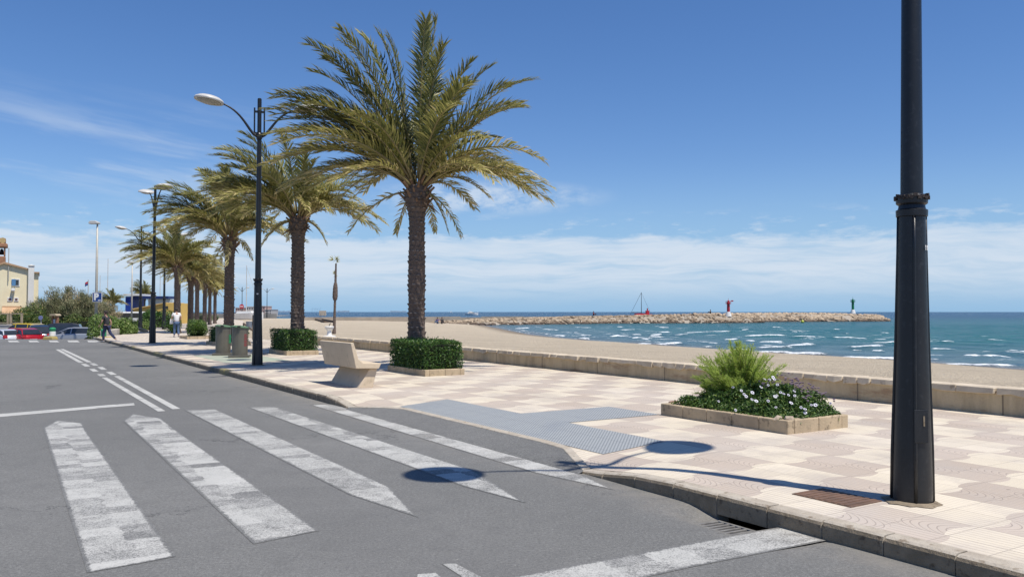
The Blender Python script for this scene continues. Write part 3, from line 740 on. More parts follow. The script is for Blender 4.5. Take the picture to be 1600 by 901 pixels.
def crown_meshes(t, z0, rngseed, tips=TIPS, k=59.3, flip=False, ndead=9, npair=70, asym=1.0):
    rng = random.Random(rngseed); mb = MB(); rb = MB(); db = MB()
    C = Vector((0, 0, z0))
    for i, (px, py) in enumerate(tips):
        if rngseed and rng.random() < .2: continue
        dx, dz = (px-651)/k*asym, (287-py)/k
        if rngseed: dz *= .74; dx += rng.uniform(-.35, .35)-.22*max(0, dz); dz += rng.uniform(-.25, .25)
        r = math.hypot(dx, dz); full = rng.uniform(3.0, 4.1); dy = math.sqrt(max(.1, full*full-r*r))*rng.choice((-1, 1))*rng.uniform(.55, 1)
        if r > 3.3: dy = rng.uniform(-1.3, .9)
        T = Vector((dx, dy, dz)); L = T.length
        el = max(0.0, min(1, dz/L)); age = max(0, min(1, .75-el*1.25+rng.uniform(-.12, .12)))
        o = Vector((dx, dy, 0)).normalized()*.14 if Vector((dx, dy, 0)).length > .01 else Vector((.05, 0, 0))
        P0 = C+o+Vector((0, 0, -.12+.3*el)); P3 = C+T
        up = Vector((0, 0, 1))
        P1 = P0+(T.normalized()*.55+up*(.62-.25*el)).normalized()*L*.36
        P2 = P0+T*.66+up*L*(.25-.08*el)+Vector((.15 if dx < 0 else -.05, 0, 0))
        frond(mb, rb, P0, P1, P2, P3, age, rng=rng, npair=npair, lmax=.60 if L > 2.8 else .5, wind=(-1, .1, -.1) if dx < .4 else (-.25, .05, -.7))
    for i in range(5):
        a = rng.uniform(0, 6.28); T = Vector((math.cos(a)*rng.uniform(.7, 1.5)-.2, math.sin(a)*rng.uniform(.7, 1.5), -rng.uniform(.5, 1.2))); P0 = C+Vector((math.cos(a)*.15, math.sin(a)*.15, -.2)); frond(mb, rb, P0, P0+T*.3+Vector((0, 0, .45)), P0+T*.8+Vector((0, 0, .35)), P0+T, 1.0, rng=rng, npair=30, lmax=.3)
    for i in range(ndead):                                  # dry hanging stubs and boots under the crown
        a = rng.uniform(0, 6.28); l = rng.uniform(.3, .75); d = Vector((math.cos(a), math.sin(a), rng.uniform(-1.1, -.3))).normalized()
        p = C+Vector((math.cos(a)*.24, math.sin(a)*.24, -.25-rng.uniform(0, .2))); q = p+d*l; w = Vector((-math.sin(a), math.cos(a), 0))*.05
        db.add([p-w*.4, p+w*.4, p+d*l*.5+w*1.2, p+d*l*.5-w*1.2, q], [(0, 1, 2, 3), (3, 2, 4)])
    for i in range(34):                                     # cut leaf bases flaring from the heart
        a = i*2.4; zz = -.42+.6*i/34; d = Vector((math.cos(a), math.sin(a), .9)).normalized(); p = C+Vector((math.cos(a)*.2, math.sin(a)*.2, zz-.12))
        db.tube([p, p+d*rng.uniform(.18, .4)], [.05, .028], 5)
    cr = mb.build('crown', M_FROND, t, recalc=False); sk = rb.build('stalks', M_RACHIS, cr, smooth=True); dd = db.build('dead_leaves', M_DEAD, cr)
    return cr
def palm(label, loc, h, r0, r1, seed, lean=(0, 0), k=59.3, npair=70, group='date palms along the promenade', rot=0.0, asym=1.0, tips=TIPS):
    t = thing('palm_tree', label, 'palm tree', loc, rot, group)
    V, F, A = trunk_mesh(h, r0, r1, lean=(0, 0), ph=seed*1.7); mb = MB(); mb.add(V, F, 0, A); tr = mb.build('trunk', M_TRUNK, t, smooth=True)
    if lean != (0, 0):
        for v in tr.data.vertices: u = v.co.z/h; v.co.x += lean[0]*u*u; v.co.y += lean[1]*u*u
    cr = crown_meshes(t, h+.0, seed, k=k, npair=npair, asym=asym, tips=tips); cr.location = (lean[0], lean[1], 0)
    return t
PC = ST(-21.75, 4.05, .13)
palm('largest date palm, rising from the clipped square hedge behind the concrete bench', tuple(atY(651, 571, 21.6).xy)+(.13,), 4.86, .235, .205, 0)
P2 = atY(465, 545, 30.0)
p2 = palm('second largest date palm, growing from the square hedge between bench and lamp', (P2.x, 30.0, .13), 5.0, .25, .225, 3, k=68, asym=.95)
P3p = atY(358, 540, 37.5)
p3 = palm('date palm rising behind the two steel waste bins', (P3p.x, 37.5, .13), 4.95, .24, .20, 5, k=64)
def palm_copy(src, label, px, Y, zc, sc=1.0, rz=0.0, crown_s=1.0, z=.13):
    c = copy_tree(src); c.location = ((px-800)/FPX*Y, Y, z); c['label'] = label
    h = 4.95; c.scale = (sc, sc, (zc-z)/h); c.rotation_euler = (0, 0, rz)
    return c
palm_copy(p3, 'date palm behind the pedestrian in the white shirt', 277, 58.5, 4.95, 1.0, .25)
palm_copy(p2, 'short date palm just behind the low green bush planter', 298, 62, 4.35, .86, -.2)
palm_copy(p3, 'far date palm immediately right of the palm behind the green bush', 308, 75, 4.6, .85, .5)
palm_copy(p2, 'far date palm above the round grey bush', 320, 85, 4.55, .85, .3)
palm_copy(p3, 'far date palm, second from the end of the row', 328, 96, 4.4, .85, -.3)
palm_copy(p2, 'farthest date palm, at the end of the promenade row', 336, 106, 4.3, .85, .1)
palm_copy(p3, 'distant palm in front of the harbour, left of the blue gate building', 177, 118, 2.7, .62, .3, z=-.88)
palm_copy(p2, 'distant palm standing behind the blue gate building', 226, 128, 3.9, .6, .3, z=-.88)

# dead fan palm on the sand
def dead_palm():
    p = at(522, 521, -.05); t = thing('dead_palm', 'tall thin nearly leafless palm standing alone on the sand', 'palm tree', tuple(p))
    mb = MB(); V, F, A = trunk_mesh(5.5, .17, .06, 36, crown=False); mb.add(V, F, 0, A); tr = mb.build('trunk', M_TRUNK, t, smooth=True)
    for v in tr.data.vertices:
        z = v.co.z; k = 1+(.9 if 2.6 < z < 4.0 else 0)*math.sin((z-2.6)/1.4*math.pi)**.5 if 2.6 < z < 4.0 else 1.0
        k *= .72 if z < 2.6 else 1; v.co.x = v.co.x*k+.12*(z/5.5); v.co.y *= k
    c = MB(); rng = random.Random(4)
    for (dx, dz, l) in ((-.55, 6.0, .5), (.1, 6.1, .4), (.2, 5.9, .3), (-.25, 5.0, .3), (-.1, 4.85, .3)):
        base = Vector((.12, 0, dz-.35))
        for j in range(16):
            d = Vector((dx+rng.uniform(-.4, .4), rng.uniform(-.5, .5), rng.uniform(-.2, .7))).normalized(); w = d.orthogonal().normalized()*.03
            q = base+Vector((dx*.4, 0, .1)); c.add([q-w, q+w, q+d*l], [(0, 1, 2)], 0, [.4, .5, .9])
    c.build('crown', M_FROND, t, recalc=False)
dead_palm()

# ------------------------------------------------------------------ foliage
def leaf_quads(mb, P, Nn, size, rng, v0=.4, vs=.25, aspect=.45, jitter=.8):
    for p, n in zip(P, Nn):
        n = Vector(n)+Vector((rng.gauss(0, jitter), rng.gauss(0, jitter), rng.gauss(0, jitter)))
        if n.length < .01: n = Vector((0, 0, 1))
        n.normalize(); u = n.orthogonal().normalized(); u = Matrix.Rotation(rng.uniform(0, 6.28), 3, n) @ u; w = n.cross(u)
        l = size*rng.uniform(.6, 1.3); a = l*aspect; p = Vector(p)
        v = min(1, max(0, rng.gauss(v0, vs)))
        mb.add([p-u*l*.5, p-w*a*.5+n*l*.05, p+u*l*.5, p+w*a*.5+n*l*.05], [(0, 1, 2, 3)], 0, v)
M_HEDGE = leafmat('clipped_hedge_leaf', (.022, .06, .012), (.075, .16, .03), (.22, .32, .07), .35, .2)
M_BUSH = leafmat('bright_bush_leaf', (.05, .11, .02), (.12, .20, .035), (.24, .30, .07), .4, .3)
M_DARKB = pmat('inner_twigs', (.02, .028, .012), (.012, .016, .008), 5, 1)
M_TWIG = pmat('twig_wood', (.12, .08, .05), (.08, .055, .035), 5, .9)
def hedge_block(parent, sx, sy, z0, z1, n, seed, m=M_HEDGE, size=.045, name='foliage'):
    rng = random.Random(seed); mb = MB(); P, Q = [], []
    for i in range(n):
        f = rng.random(); A = [sx*sy, sx*(z1-z0), sx*(z1-z0), sy*(z1-z0), sy*(z1-z0)]; f *= sum(A); k = 0
        while f > A[k]: f -= A[k]; k += 1
        a, b = rng.uniform(-.5, .5), rng.uniform(0, 1); dpt = -abs(rng.gauss(0, .05))+.02
        if rng.random() < .09: dpt += rng.uniform(.0, .07)
        if k == 0: p = (a*sx, (b-.5)*sy, z1+dpt); nn = (0, 0, 1)
        elif k in (1, 2): s = 1 if k == 1 else -1; p = (a*sx, s*(sy/2+dpt), z0+b*(z1-z0)); nn = (0, s, .3)
        else: s = 1 if k == 3 else -1; p = (s*(sx/2+dpt), a*sy, z0+b*(z1-z0)); nn = (s, 0, .3)
        x, y, z = p
        bulge = .05*math.sin(x*4.1+seed)*math.sin(y*3.7+z*5+seed)
        p = (x*(1+bulge*.6), y*(1+bulge*.6), z+bulge*.6*(1 if z > z1-.1 else 0)); P.append(p); Q.append(nn)
    leaf_quads(mb, P, Q, size*1.15, rng, .42, .27, .5, 1.2)
    fo = mb.build(name, m, parent, recalc=False)
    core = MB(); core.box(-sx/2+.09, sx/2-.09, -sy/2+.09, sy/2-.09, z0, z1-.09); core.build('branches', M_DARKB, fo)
    return fo
def planter(parent, sx, sy, h=.15, w=.12):
    mb = MB(); n = max(2, int(round(sx/.5))); L = sx/n
    for s in (-1, 1):
        for i in range(n): mb.box(-sx/2+i*L+.003, -sx/2+(i+1)*L-.003, min(s*sy/2, s*(sy/2-w)), max(s*sy/2, s*(sy/2-w)), -.02, h)
    m2 = max(1, int(round((sy-2*w)/.5))); L2 = (sy-2*w)/m2
    for s in (-1, 1):
        for i in range(m2): mb.box(min(s*sx/2, s*(sx/2-w)), max(s*sx/2, s*(sx/2-w)), -sy/2+w+i*L2+.003, -sy/2+w+(i+1)*L2-.003, -.02, h+.002)
    mb.build('edging', M_PLANT_EDGE, parent, bevel=.012)
    g = MB(); g.box(-sx/2+w-.01, sx/2-w+.01, -sy/2+w-.01, sy/2-w+.01, -.02, h-.05); g.build('soil', M_SOIL, parent)
def hedge_planter(label, s, t, sx, sy, hz, n, seed, hx=None, hy=None):
    pl = thing('planter', label[0], 'planter', tuple(ST(s, t, .13)), FA, 'low stone planters along the promenade'); planter(pl, sx, sy)
    hd = thing('hedge', label[1], 'hedge', tuple(ST(s, t, .13)), FA, 'clipped hedges round the palm trunks')
    hedge_block(hd, hx or sx-.25, hy or sy-.15, .12, hz, n, seed)
hedge_planter(('low stone planter under the square hedge right of the bench', 'clipped dark green box hedge round the foot of the largest palm'), -21.75, 4.0, 2.2, 1.06, .80, 15000, 1, 2.0, 1.0)
hedge_planter(('low stone planter under the square hedge right of the second lamp', 'clipped dark green box hedge round the foot of the second palm, left of the bench'), -32.75, 4.1, 2.2, 1.15, .86, 11000, 2, 2.05, 1.1)
hedge_planter(('low stone planter half hidden behind the steel waste bins', 'clipped hedge round the palm behind the steel waste bins'), -42.6, 4.1, 2.3, 1.5, .80, 7000, 3)
def loose_bush(parent, rx, ry, rz, n, seed, m, size=.06, z0=.1, v0=.45, name='foliage'):
    rng = random.Random(seed); mb = MB(); P, Q = [], []
    blobs = [(rng.uniform(-.5, .5)*rx, rng.uniform(-.5, .5)*ry, z0+rz*rng.uniform(.35, .75), rng.uniform(.35, .6)) for _ in range(9)]+[(0, 0, z0+rz*.5, .7)]
    for i in range(n):
        bx, by, bz, br = rng.choice(blobs); d = Vector((rng.gauss(0, 1), rng.gauss(0, 1), rng.gauss(0, 1))).normalized(); r = br*(1-abs(rng.gauss(0, .18)))
        p = Vector((bx+d.x*rx*r, by+d.y*ry*r, bz+d.z*rz*r*.9))
        if p.z < z0*.3: p.z = z0*.3+rng.random()*.1
        P.append(p); Q.append(d)
    leaf_quads(mb, P, Q, size, rng, v0, .25); fo = mb.build(name, m, parent, recalc=False)
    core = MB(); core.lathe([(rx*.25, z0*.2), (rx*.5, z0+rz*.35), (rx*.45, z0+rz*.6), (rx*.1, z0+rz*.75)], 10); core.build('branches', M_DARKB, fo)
    return fo
# green bush planter further on
plb = thing('planter', 'low stone planter under the leafy green bush beside the white-shirted pedestrian', 'planter', tuple(ST(-52.6, 4.7, .13)), FA, 'low stone planters along the promenade'); planter(plb, 2.3, 1.5)
bb = thing('bush', 'loose light green leafy bush in the planter beside the white-shirted pedestrian', 'bush', tuple(ST(-52.6, 4.7, .13)), FA)
loose_bush(bb, .95, .62, .8, 5000, 5, M_BUSH, .10, .15)
M_GREYB = leafmat('grey_green_leaf', (.11, .13, .075), (.17, .18, .11), (.25, .24, .16), .6, .2)
def small(name, label, px, py, rx, rz, n, seed, m, z=.13, size=.1, cat='bush', group=None):
    o = thing(name, label, cat, tuple(at(px, py, z)), 0, group); loose_bush(o, rx, rx, rz, n, seed, m, size); return o
small('bush', 'dome shaped grey green bush under the far palms', 314, 506.5, 1.45, 1.35, 3500, 6, M_GREYB)
small('bush', 'small dark hedge behind the white-shirted pedestrian', 272, 520.5, .75, .95, 2500, 7, M_HEDGE)
small('bush', 'low green bush just beyond the grey dome shaped bush', 326, 503.5, .9, .75, 1500, 8, M_BUSH)
small('bush', 'farthest small green bush at the foot of the last palms', 337, 501, .9, .8, 1200, 9, M_HEDGE)

# daisy planter in the foreground
DS, DT = -11.18, 3.83
dp = thing('planter', 'low stone edged planter with daisies and a feathery shrub in the foreground', 'planter', tuple(ST(DS, DT, .13)), FA, 'low stone planters along the promenade'); planter(dp, 2.3, 1.2, .17, .13)
M_DAISYL = leafmat('daisy_foliage', (.035, .08, .018), (.10, .18, .035), (.22, .28, .07), .45, .2)
M_PETAL = pmat('white_petals', (.82, .82, .84), (.72, .70, .76), 20, .6); M_EYE = pmat('daisy_eye', (.06, .04, .12), (.10, .07, .10), 30, .7)
M_MAUVE = pmat('mauve_faded_petals', (.36, .28, .36), (.26, .18, .24), 20, .7)
def dheight(x, y):
    return .12+.05*math.sin(x*7+y*5)*math.sin(y*9-x*3)+  .28*math.exp(-((x-.15)/.55)**4-((y-.15)/.5)**2)+.22*math.exp(-((x-.75)/.4)**2-((y-.2)/.5)**2)+.20*math.exp(-((x+.55)/.4)**2-(y/.5)**2)
def daisies():
    rng = random.Random(12)
    specs = [('low spreading daisy bush with white flowers in the middle of the foreground planter', -.35, 1.15, 26000, 'A'), ]
    t = thing('daisy_bush', 'spreading dark green daisy bush dotted with white flowers in the foreground planter', 'flowers', tuple(ST(DS, DT, .13)), FA)
    mb = MB(); P, Q = [], []
    for i in range(21000):
        x, y = rng.uniform(-1.08, 1.10), rng.uniform(-.52, .56); e = max(abs(x)/1.1, abs(y)/.56)
        if x < -.85 and y < .1 and rng.random() < .6: continue
        cl = .5+.5*math.sin(x*9+math.sin(y*7)*2)*math.sin(y*11+x*3)
        h = dheight(x, y)*(.72+.38*cl)*(1-.45*max(0, e-.75)/.25); z = .08+h*(1-abs(rng.gauss(0, .28)))
        P.append((x+rng.gauss(0, .02), y+rng.gauss(0, .02), max(.1, z))); Q.append((x*.4, y*.6, 1))
    leaf_quads(mb, P, Q, .062, rng, .42, .28, .34, 1.0); fo = mb.build('foliage', M_DAISYL, t, recalc=False)
    # inner mass so that soil does not shine through
    n = 26; V = []
    for i in range(n):
        for j in range(n):
            x, y = -1.02+2.04*i/(n-1), -.45+.93*j/(n-1); V.append((x, y, .08+dheight(x, y)*.55*(1-.9*max(0, max(abs(x)/1.04, abs(y)/.5)-.8)/.2)))
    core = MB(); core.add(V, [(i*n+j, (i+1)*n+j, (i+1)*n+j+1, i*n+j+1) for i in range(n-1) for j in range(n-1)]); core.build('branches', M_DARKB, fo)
    FL = [(875,293),(1197,596),(1240,609)]
    px = [(1192, 594), (1198, 603), (1201, 595), (1205, 591), (1144.5, 606.5), (1156, 611.5), (1160, 617), (1163, 620), (1173, 614.5), (1172, 625.5), (1179, 628), (1198, 627), (1146, 641), (1211, 619), (1208, 621), (1218, 614.5), (1222, 617), (1229, 618.5), (1238, 613), (1240, 619.5), (1211, 638), (1233, 631), (1249, 637), (1255, 641), (1256, 646), (1272, 634), (1266, 634), (1213, 602.5), (1209, 594.5), (1186, 606), (1296, 631), (1120, 628)]
    # place each flower on the surface of the bush where its line of sight meets it
    inv = Matrix.Translation(ST(DS, DT, .13)) @ Matrix.Rotation(FA, 4, 'Z'); inv = inv.inverted()
    for (a, b) in px:
        hit = None
        for kk in range(300):
            Yc = 9.6+kk*.012; p = inv @ atY(a, b, Yc)
            if -1.12 < p.x < 1.14 and -.6 < p.y < .6 and p.z < .10+dheight(p.x, p.y)*1.02: hit = p; break
        if hit is None: hit = inv @ atY(a, b, 11.0)
        if not (-1.2 < hit.x < 1.25 and -.65 < hit.y < .65): continue
        f = MB(); big = rng.uniform(.7, 1.2)*.026; nn = Vector((rng.uniform(-.3, .5), rng.uniform(-1.0, -.4), rng.uniform(.5, 1.0))).normalized()
        nn = (Matrix.Rotation(-FA, 3, 'Z') @ nn); M = Matrix.Translation(hit+nn*.03) @ nn.to_track_quat('Z', 'Y').to_matrix().to_4x4()
        for q in range(14):
            an = q*2*math.pi/14; c, s = math.cos(an), math.sin(an); w = .0075
            f.add([M @ Vector(v) for v in ((c*.008, s*.008, 0), (c*big*.7-s*w, s*big*.7+c*w, .004), (c*big, s*big, -.002), (c*big*.7+s*w, s*big*.7-c*w, .004))], [(0, 1, 2, 3)], 0)
        f.lathe([(.009, 0), (.009, .005), (.004, .008)], 8, mi=1, M=M)
        f.tube([M @ Vector((0, 0, 0)), M @ Vector((0, 0, -.05))+Vector((0, 0, -.05))], .002, 4, 2)
        f.build('flower', [M_PETAL, M_EYE, M_DAISYL], t, recalc=False)
    fb = MB()
    for i in range(210):                                     # closed mauve flowers seen edge-on
        x = rng.choice((rng.uniform(-1.0, -.3), rng.uniform(.1, 1.0))); y = rng.uniform(.0, .55); z = .09+dheight(x, y)*rng.uniform(.9, 1.12)
        fb.lathe([(.006, 0), (.016, .012), (.020, .018), (.004, .014)], 6, (x, y, z+.02))
    tag(fb.build('faded_flowers', M_MAUVE, t), kind='stuff')
daisies()
M_FEATHER = leafmat('feathery_shrub', (.30, .42, .07), (.46, .56, .12), (.60, .62, .24), .5, .5)
def feather_shrub():
    t = thing('feathery_shrub', 'feathery bright green tamarisk shrub rising behind the daisies in the foreground planter', 'shrub', tuple(ST(DS-.36, DT+.20, .25)), FA); t.scale = (1.25, 1.1, 1.0)
    rng = random.Random(5); mb = MB(); st = MB()
    for i in range(230):
        a = rng.uniform(0, 6.28); sp = min(.75, abs(rng.gauss(0, .45))); h = rng.uniform(.5, 1.0)*(1-.35*sp); 
        low = rng.random() < .22
        if low: h = rng.uniform(.12, .4); sp = rng.uniform(.4, .72)
        top = Vector((math.cos(a)*sp*.85, math.sin(a)*sp*.6, h)); P = [Vector((rng.uniform(-.08, .08), rng.uniform(-.06, .06), -.08)), Vector((top.x*.45, top.y*.45, h*.62)), top]
        pt = lambda u: P[0]*(1-u)**2+P[1]*2*u*(1-u)+P[2]*u*u
        st.tube([pt(j/5) for j in range(6)], [.005*(1-j/6)+.001 for j in range(6)], 4)
        for j in range(85):
            u = rng.uniform(.22, 1.0); p = pt(u); d = (P[2]-P[1]).normalized(); sd = Vector((rng.gauss(0, 1), rng.gauss(0, 1), rng.gauss(.2, .6))).normalized()
            l = rng.uniform(.04, .10)*(1.15-u*.4)
            q = p+(d*.7+sd*.6).normalized()*l; q.x -= l*.1
            w = sd.cross(d); w = (w.normalized() if w.length > .05 else Vector((1, 0, 0)))*.0028
            va = min(1, max(0, rng.gauss(.42+.22*(p.z-.4), .2))); mb.add([p-w, p+w, q+w*.8, q-w*.8], [(0, 1, 2, 3)], 0, va)
            for _ in range(3):
                v_ = p.lerp(q, rng.uniform(.3, 1)); s2 = Vector((rng.gauss(0, 1), rng.gauss(0, 1), rng.gauss(.6, .6))).normalized()*rng.uniform(.02, .045); w2 = s2.orthogonal().normalized()*.0022
                mb.add([v_-w2, v_+w2, v_+s2], [(0, 1, 2)], 0, va)
    c = mb.build('crown', M_FEATHER, t, recalc=False); st.build('stems', M_TWIG, c)
feather_shrub()
M_ROCKP = pmat('pale_rock', (.46, .38, .29), (.33, .26, .19), 6, .9, .7, 30)
M_ROCKR = pmat('reddish_rock', (.36, .22, .16), (.26, .17, .13), 6, .9, .7, 30)
def rock_mesh(seed, sx, sy, sz):
    rng = np.random.default_rng(seed); P = rng.normal(size=(16, 3)); P /= np.linalg.norm(P, axis=1)[:, None]; P *= rng.uniform(.75, 1, (16, 1)); P *= np.array([sx, sy, sz])
    bm = bmesh.new(); vs = [bm.verts.new(p) for p in P]; r = bmesh.ops.convex_hull(bm, input=vs)
    for v in [v for v in bm.verts if not v.link_faces]: bm.verts.remove(v)
    bm.verts.index_update(); V = [v.co.copy() for v in bm.verts]; F = [tuple(v.index for v in f.verts) for f in bm.faces]; bm.free(); return V, F
for i, (px, py, sz_, m, lb) in enumerate(((1053, 627, .09, M_ROCKR, 'small reddish rock at the left corner of the daisy planter'), (1062, 630, .07, M_ROCKP, 'small pale rock beside the reddish rock in the daisy planter'),
        (1216, 652.5, .09, M_ROCKP, 'small pale rock at the near corner of the daisy planter'), (1232, 653.5, .10, M_ROCKP, 'largest pale rock at the near right corner of the daisy planter'), (1247, 650, .08, M_ROCKP, 'flat pale rock on the right edge of the daisy planter'))):
    V, F = rock_mesh(50+i, sz_, sz_*.8, sz_*.7); mb = MB(); mb.add(V, F); o = mb.build('rock', m, None, bevel=.008); o.location = at(px, py, .31); o.location.z = .29; tag(o, lb, 'rock', 'rocks in the daisy planter')

# ------------------------------------------------------------------ bench
def bench():
    P = [(-.20, .90), (-.135, .91), (-.03, .585), (.07, .50), (.46, .485), (.31, 0), (.0, 0), (.235, .375), (-.085, .395)]
    Fp = at(560, 606, .13); t = thing('concrete_bench', 'sand coloured concrete bench with angular back facing the sea', 'bench', tuple(Fp), FA)
    bk = MB(); seat = [(-.20, .90), (-.135, .91), (-.03, .585), (.07, .50), (.46, .485), (.405, .375), (-.085, .395)]
    bk.prism([(p[0], p[1]) for p in seat], -1.76, .08, 'x'); bk.build('seat_and_back', M_CONC, t, bevel=.012)
    ft = MB(); leg = [(.405, .373), (.31, -.005), (.0, -.005), (.235, .373)]
    # foot narrows towards the floor corner at the far end
    ft.prism(leg, -1.62, .0, 'x'); ft.build('foot', M_CONC, t, bevel=.012)
bench()

# ------------------------------------------------------------------ waste inlets
M_STEEL = pmat('brushed_steel', (.165, .15, .12), (.13, .118, .095), 2, .42, .1, 30, metal=.35)
M_GREENP = pmat('faded_green_plate', (.30, .36, .27), (.38, .38, .31), 2, .8, .3, 20)
M_GLID = pmat('green_lid', (.12, .22, .12), (.08, .15, .09), 5, .6)
M_RED = pmat('red_sticker', (.24, .05, .045), (.20, .04, .04), 5, .5)
M_GREENS = pmat('green_sign_paint', (.02, .25, .10), (.015, .2, .08), 4, .5)
M_BLACK = pmat('black_rubber', (.02, .02, .022), (.015, .015, .017), 6, .6)
def waste(px, py, label, stick):
    p = at(px, py, .134); t = thing('waste_inlet', label, 'waste bin', tuple(p), R(12), 'steel waste inlets on the promenade')
    b = MB(); b.lathe([(.255, .08), (.255, 1.0)], 36); b.build('body', M_STEEL, t, smooth='auto')
    s = MB(); s.box(-.33, .33, -.31, .31, .0, .08); s.build('base', M_STEEL, t, bevel=.01)
    l = MB(); l.lathe([(.285, .0), (.29, .03), (.2, .06), (.02, .075)], 32, M=Matrix.Translation((0, 0, .99)) @ Matrix.Rotation(R(5), 4, 'Y')); lo = l.build('lid', M_GLID, t, smooth='auto')
    h = MB(); h.box(-.05, .05, -.33, -.26, 1.0, 1.05); h.build('handle', M_BLACK, lo)
    dr = MB()
    for a in (-100, -28):
        a = R(a); dr.tube([(math.cos(a)*.257, math.sin(a)*.257, .1), (math.cos(a)*.257, math.sin(a)*.257, .97)], .007, 6)
    dr.build('door_seam', M_STEEL, t)
    if stick:
        k = MB()
        for zi in range(4):
            for ai in range(3):
                a = R(-46+ai*11); k.box(-.02, .02, -.001, .002, -.045, .045, 0, Matrix.Translation((math.cos(a)*.257, math.sin(a)*.257, .42+zi*.105)) @ Matrix.Rotation(a+math.pi/2, 4, 'Z'))
        k.build('sticker', M_RED, t)
    else:
        k = MB()
        for z0_, zh, m in ((.42, .30, 0), ):
            for ai in range(4):
                a = R(-30+ai*11); k.box(-.026, .026, -.002, .002, 0, zh, m, Matrix.Translation((math.cos(a)*.257, math.sin(a)*.257, z0_)) @ Matrix.Rotation(a+math.pi/2, 4, 'Z'))
        k.build('sticker', M_GREENS, t)
    return t
waste(374.5, 558, 'right steel cylinder waste inlet with red sticker grid on its side', True)
waste(348.5, 554.5, 'left steel cylinder waste inlet with green sticker, behind the other', False)
gp = MB(); gp.box(-33.2, -28.6, .75, 2.7, .10, .134); o = gp.build('base_plate', M_GREENP); fr(o); tag(o, 'faded green metal floor plate under the steel waste inlets', 'floor plate')
def post_bin():
    p = at(395, 531, .13); t = thing('litter_bin', 'small blue grey litter bin on a rusty post by the beach steps', 'litter bin', tuple(p))
    a = MB(); a.tube([(0, 0, 0), (0, 0, 1.35)], .035, 8); a.build('post', M_POLE_BRN, t)
    b = MB(); b.lathe([(.13, .55), (.17, .95), (.18, 1.0)], 16, (-.2, 0, 0)); b.build('bin', pmat('blue_grey_bin', (.2, .23, .28), (.16, .19, .23), 4, .6), t)
post_bin()
def stair_rail():
    t = thing('handrail', 'dark wooden handrail sloping beside the beach steps behind the bins', 'handrail', (0, 0, 0)); m = MB()
    a = atY(381, 505, 47); b = atY(403, 522, 40)
    m.tube([a, b], .05, 6); m.tube([a, (a.x, a.y, .0)], .05, 6); m.tube([b, (b.x, b.y, -.1)], .05, 6); m.build('rail', M_TWIG, t)
stair_rail()

# ------------------------------------------------------------------ drain and manhole cover
M_RUST = pmat('rusty_iron', (.20, .115, .075), (.13, .08, .055), 6, .75, .5, 50, metal=.2)
M_IRON = pmat('worn_iron', (.30, .29, .27), (.2, .19, .18), 8, .6, .4, 50, metal=.4)
dg = thing('drain_grate', 'iron drain grate sunk in the road against the kerb', 'drain', tuple(ST(-7.72, -.21, -.068)), FA)
b = MB(); b.box(-.34, .34, -.17, -.14, -.02, .012); b.box(-.34, .34, .14, .17, -.02, .012)
for i in range(12): x = -.33+i*.06; b.box(x-.012, x+.012, -.139, .139, -.02, .010)
b.build('grate', M_IRON, dg, bevel=.002)
b = MB(); b.box(-.33, .33, -.138, .138, -.012, -.001); b.build('pit', M_BLACK, dg)
dg.rotation_euler = (R(-1.5), 0, FA)
mh = thing('manhole_cover', 'rusty brown square manhole cover in the tiles beside the near lamp foot', 'manhole cover', tuple(ST(-7.52, .74, .131)), FA)
b = MB(); b.box(-.28, .28, -.2, .2, 0, .006); b.build('cover', M_RUST, mh)
b = MB()
for i in range(9): b.box(-.27+i*.06, -.27+i*.06+.03, -.19, .19, .006, .0095)
b.build('tread', M_RUST, mh)
ci = bpy.data.objects.new  # noqa

# ------------------------------------------------------------------ people
M_SKIN = pmat('skin', (.42, .24, .17), (.36, .2, .14), 6, .6); M_HAIR = pmat('dark_hair', (.02, .015, .012), (.03, .022, .018), 20, .7)
M_TEE = pmat('charcoal_cotton', (.035, .037, .042), (.025, .027, .03), 5, .9); M_JEAN = pmat('navy_denim', (.022, .032, .085), (.016, .022, .06), 6, .9)
M_TEEW = pmat('white_cotton', (.75, .74, .73), (.66, .65, .65), 5, .9); M_JEANB = pmat('blue_denim', (.085, .14, .24), (.06, .1, .18), 6, .9); M_SHOE = pmat('grey_shoes', (.3, .3, .32), (.2, .2, .21), 6, .8)
def skin(name, joints, edges, m, parent, lvl=2):
    me = bpy.data.meshes.new(name); names = list(joints); me.from_pydata([joints[k][0] for k in names], [(names.index(a), names.index(b)) for a, b in edges], []); me.update()
    me.materials.append(m); o = bpy.data.objects.new(name, me); COL.objects.link(o)
    sk = o.modifiers.new('skin', 'SKIN'); sk.use_smooth_shade = True
    for i, k in enumerate(names):
        r = joints[k][1]; me.skin_vertices[0].data[i].radius = r if hasattr(r, '__len__') else (r, r)
    me.skin_vertices[0].data[0].use_root = True
    sb = o.modifiers.new('sub', 'SUBSURF'); sb.levels = lvl; sb.render_levels = lvl
    dg_ = bpy.context.evaluated_depsgraph_get(); dg_.update(); ev = o.evaluated_get(dg_); nm = bpy.data.meshes.new_from_object(ev)
    bpy.data.objects.remove(o); no = bpy.data.objects.new(name, nm); COL.objects.link(no); no.parent = parent
    for p in nm.polygons: p.use_smooth = True
    return no
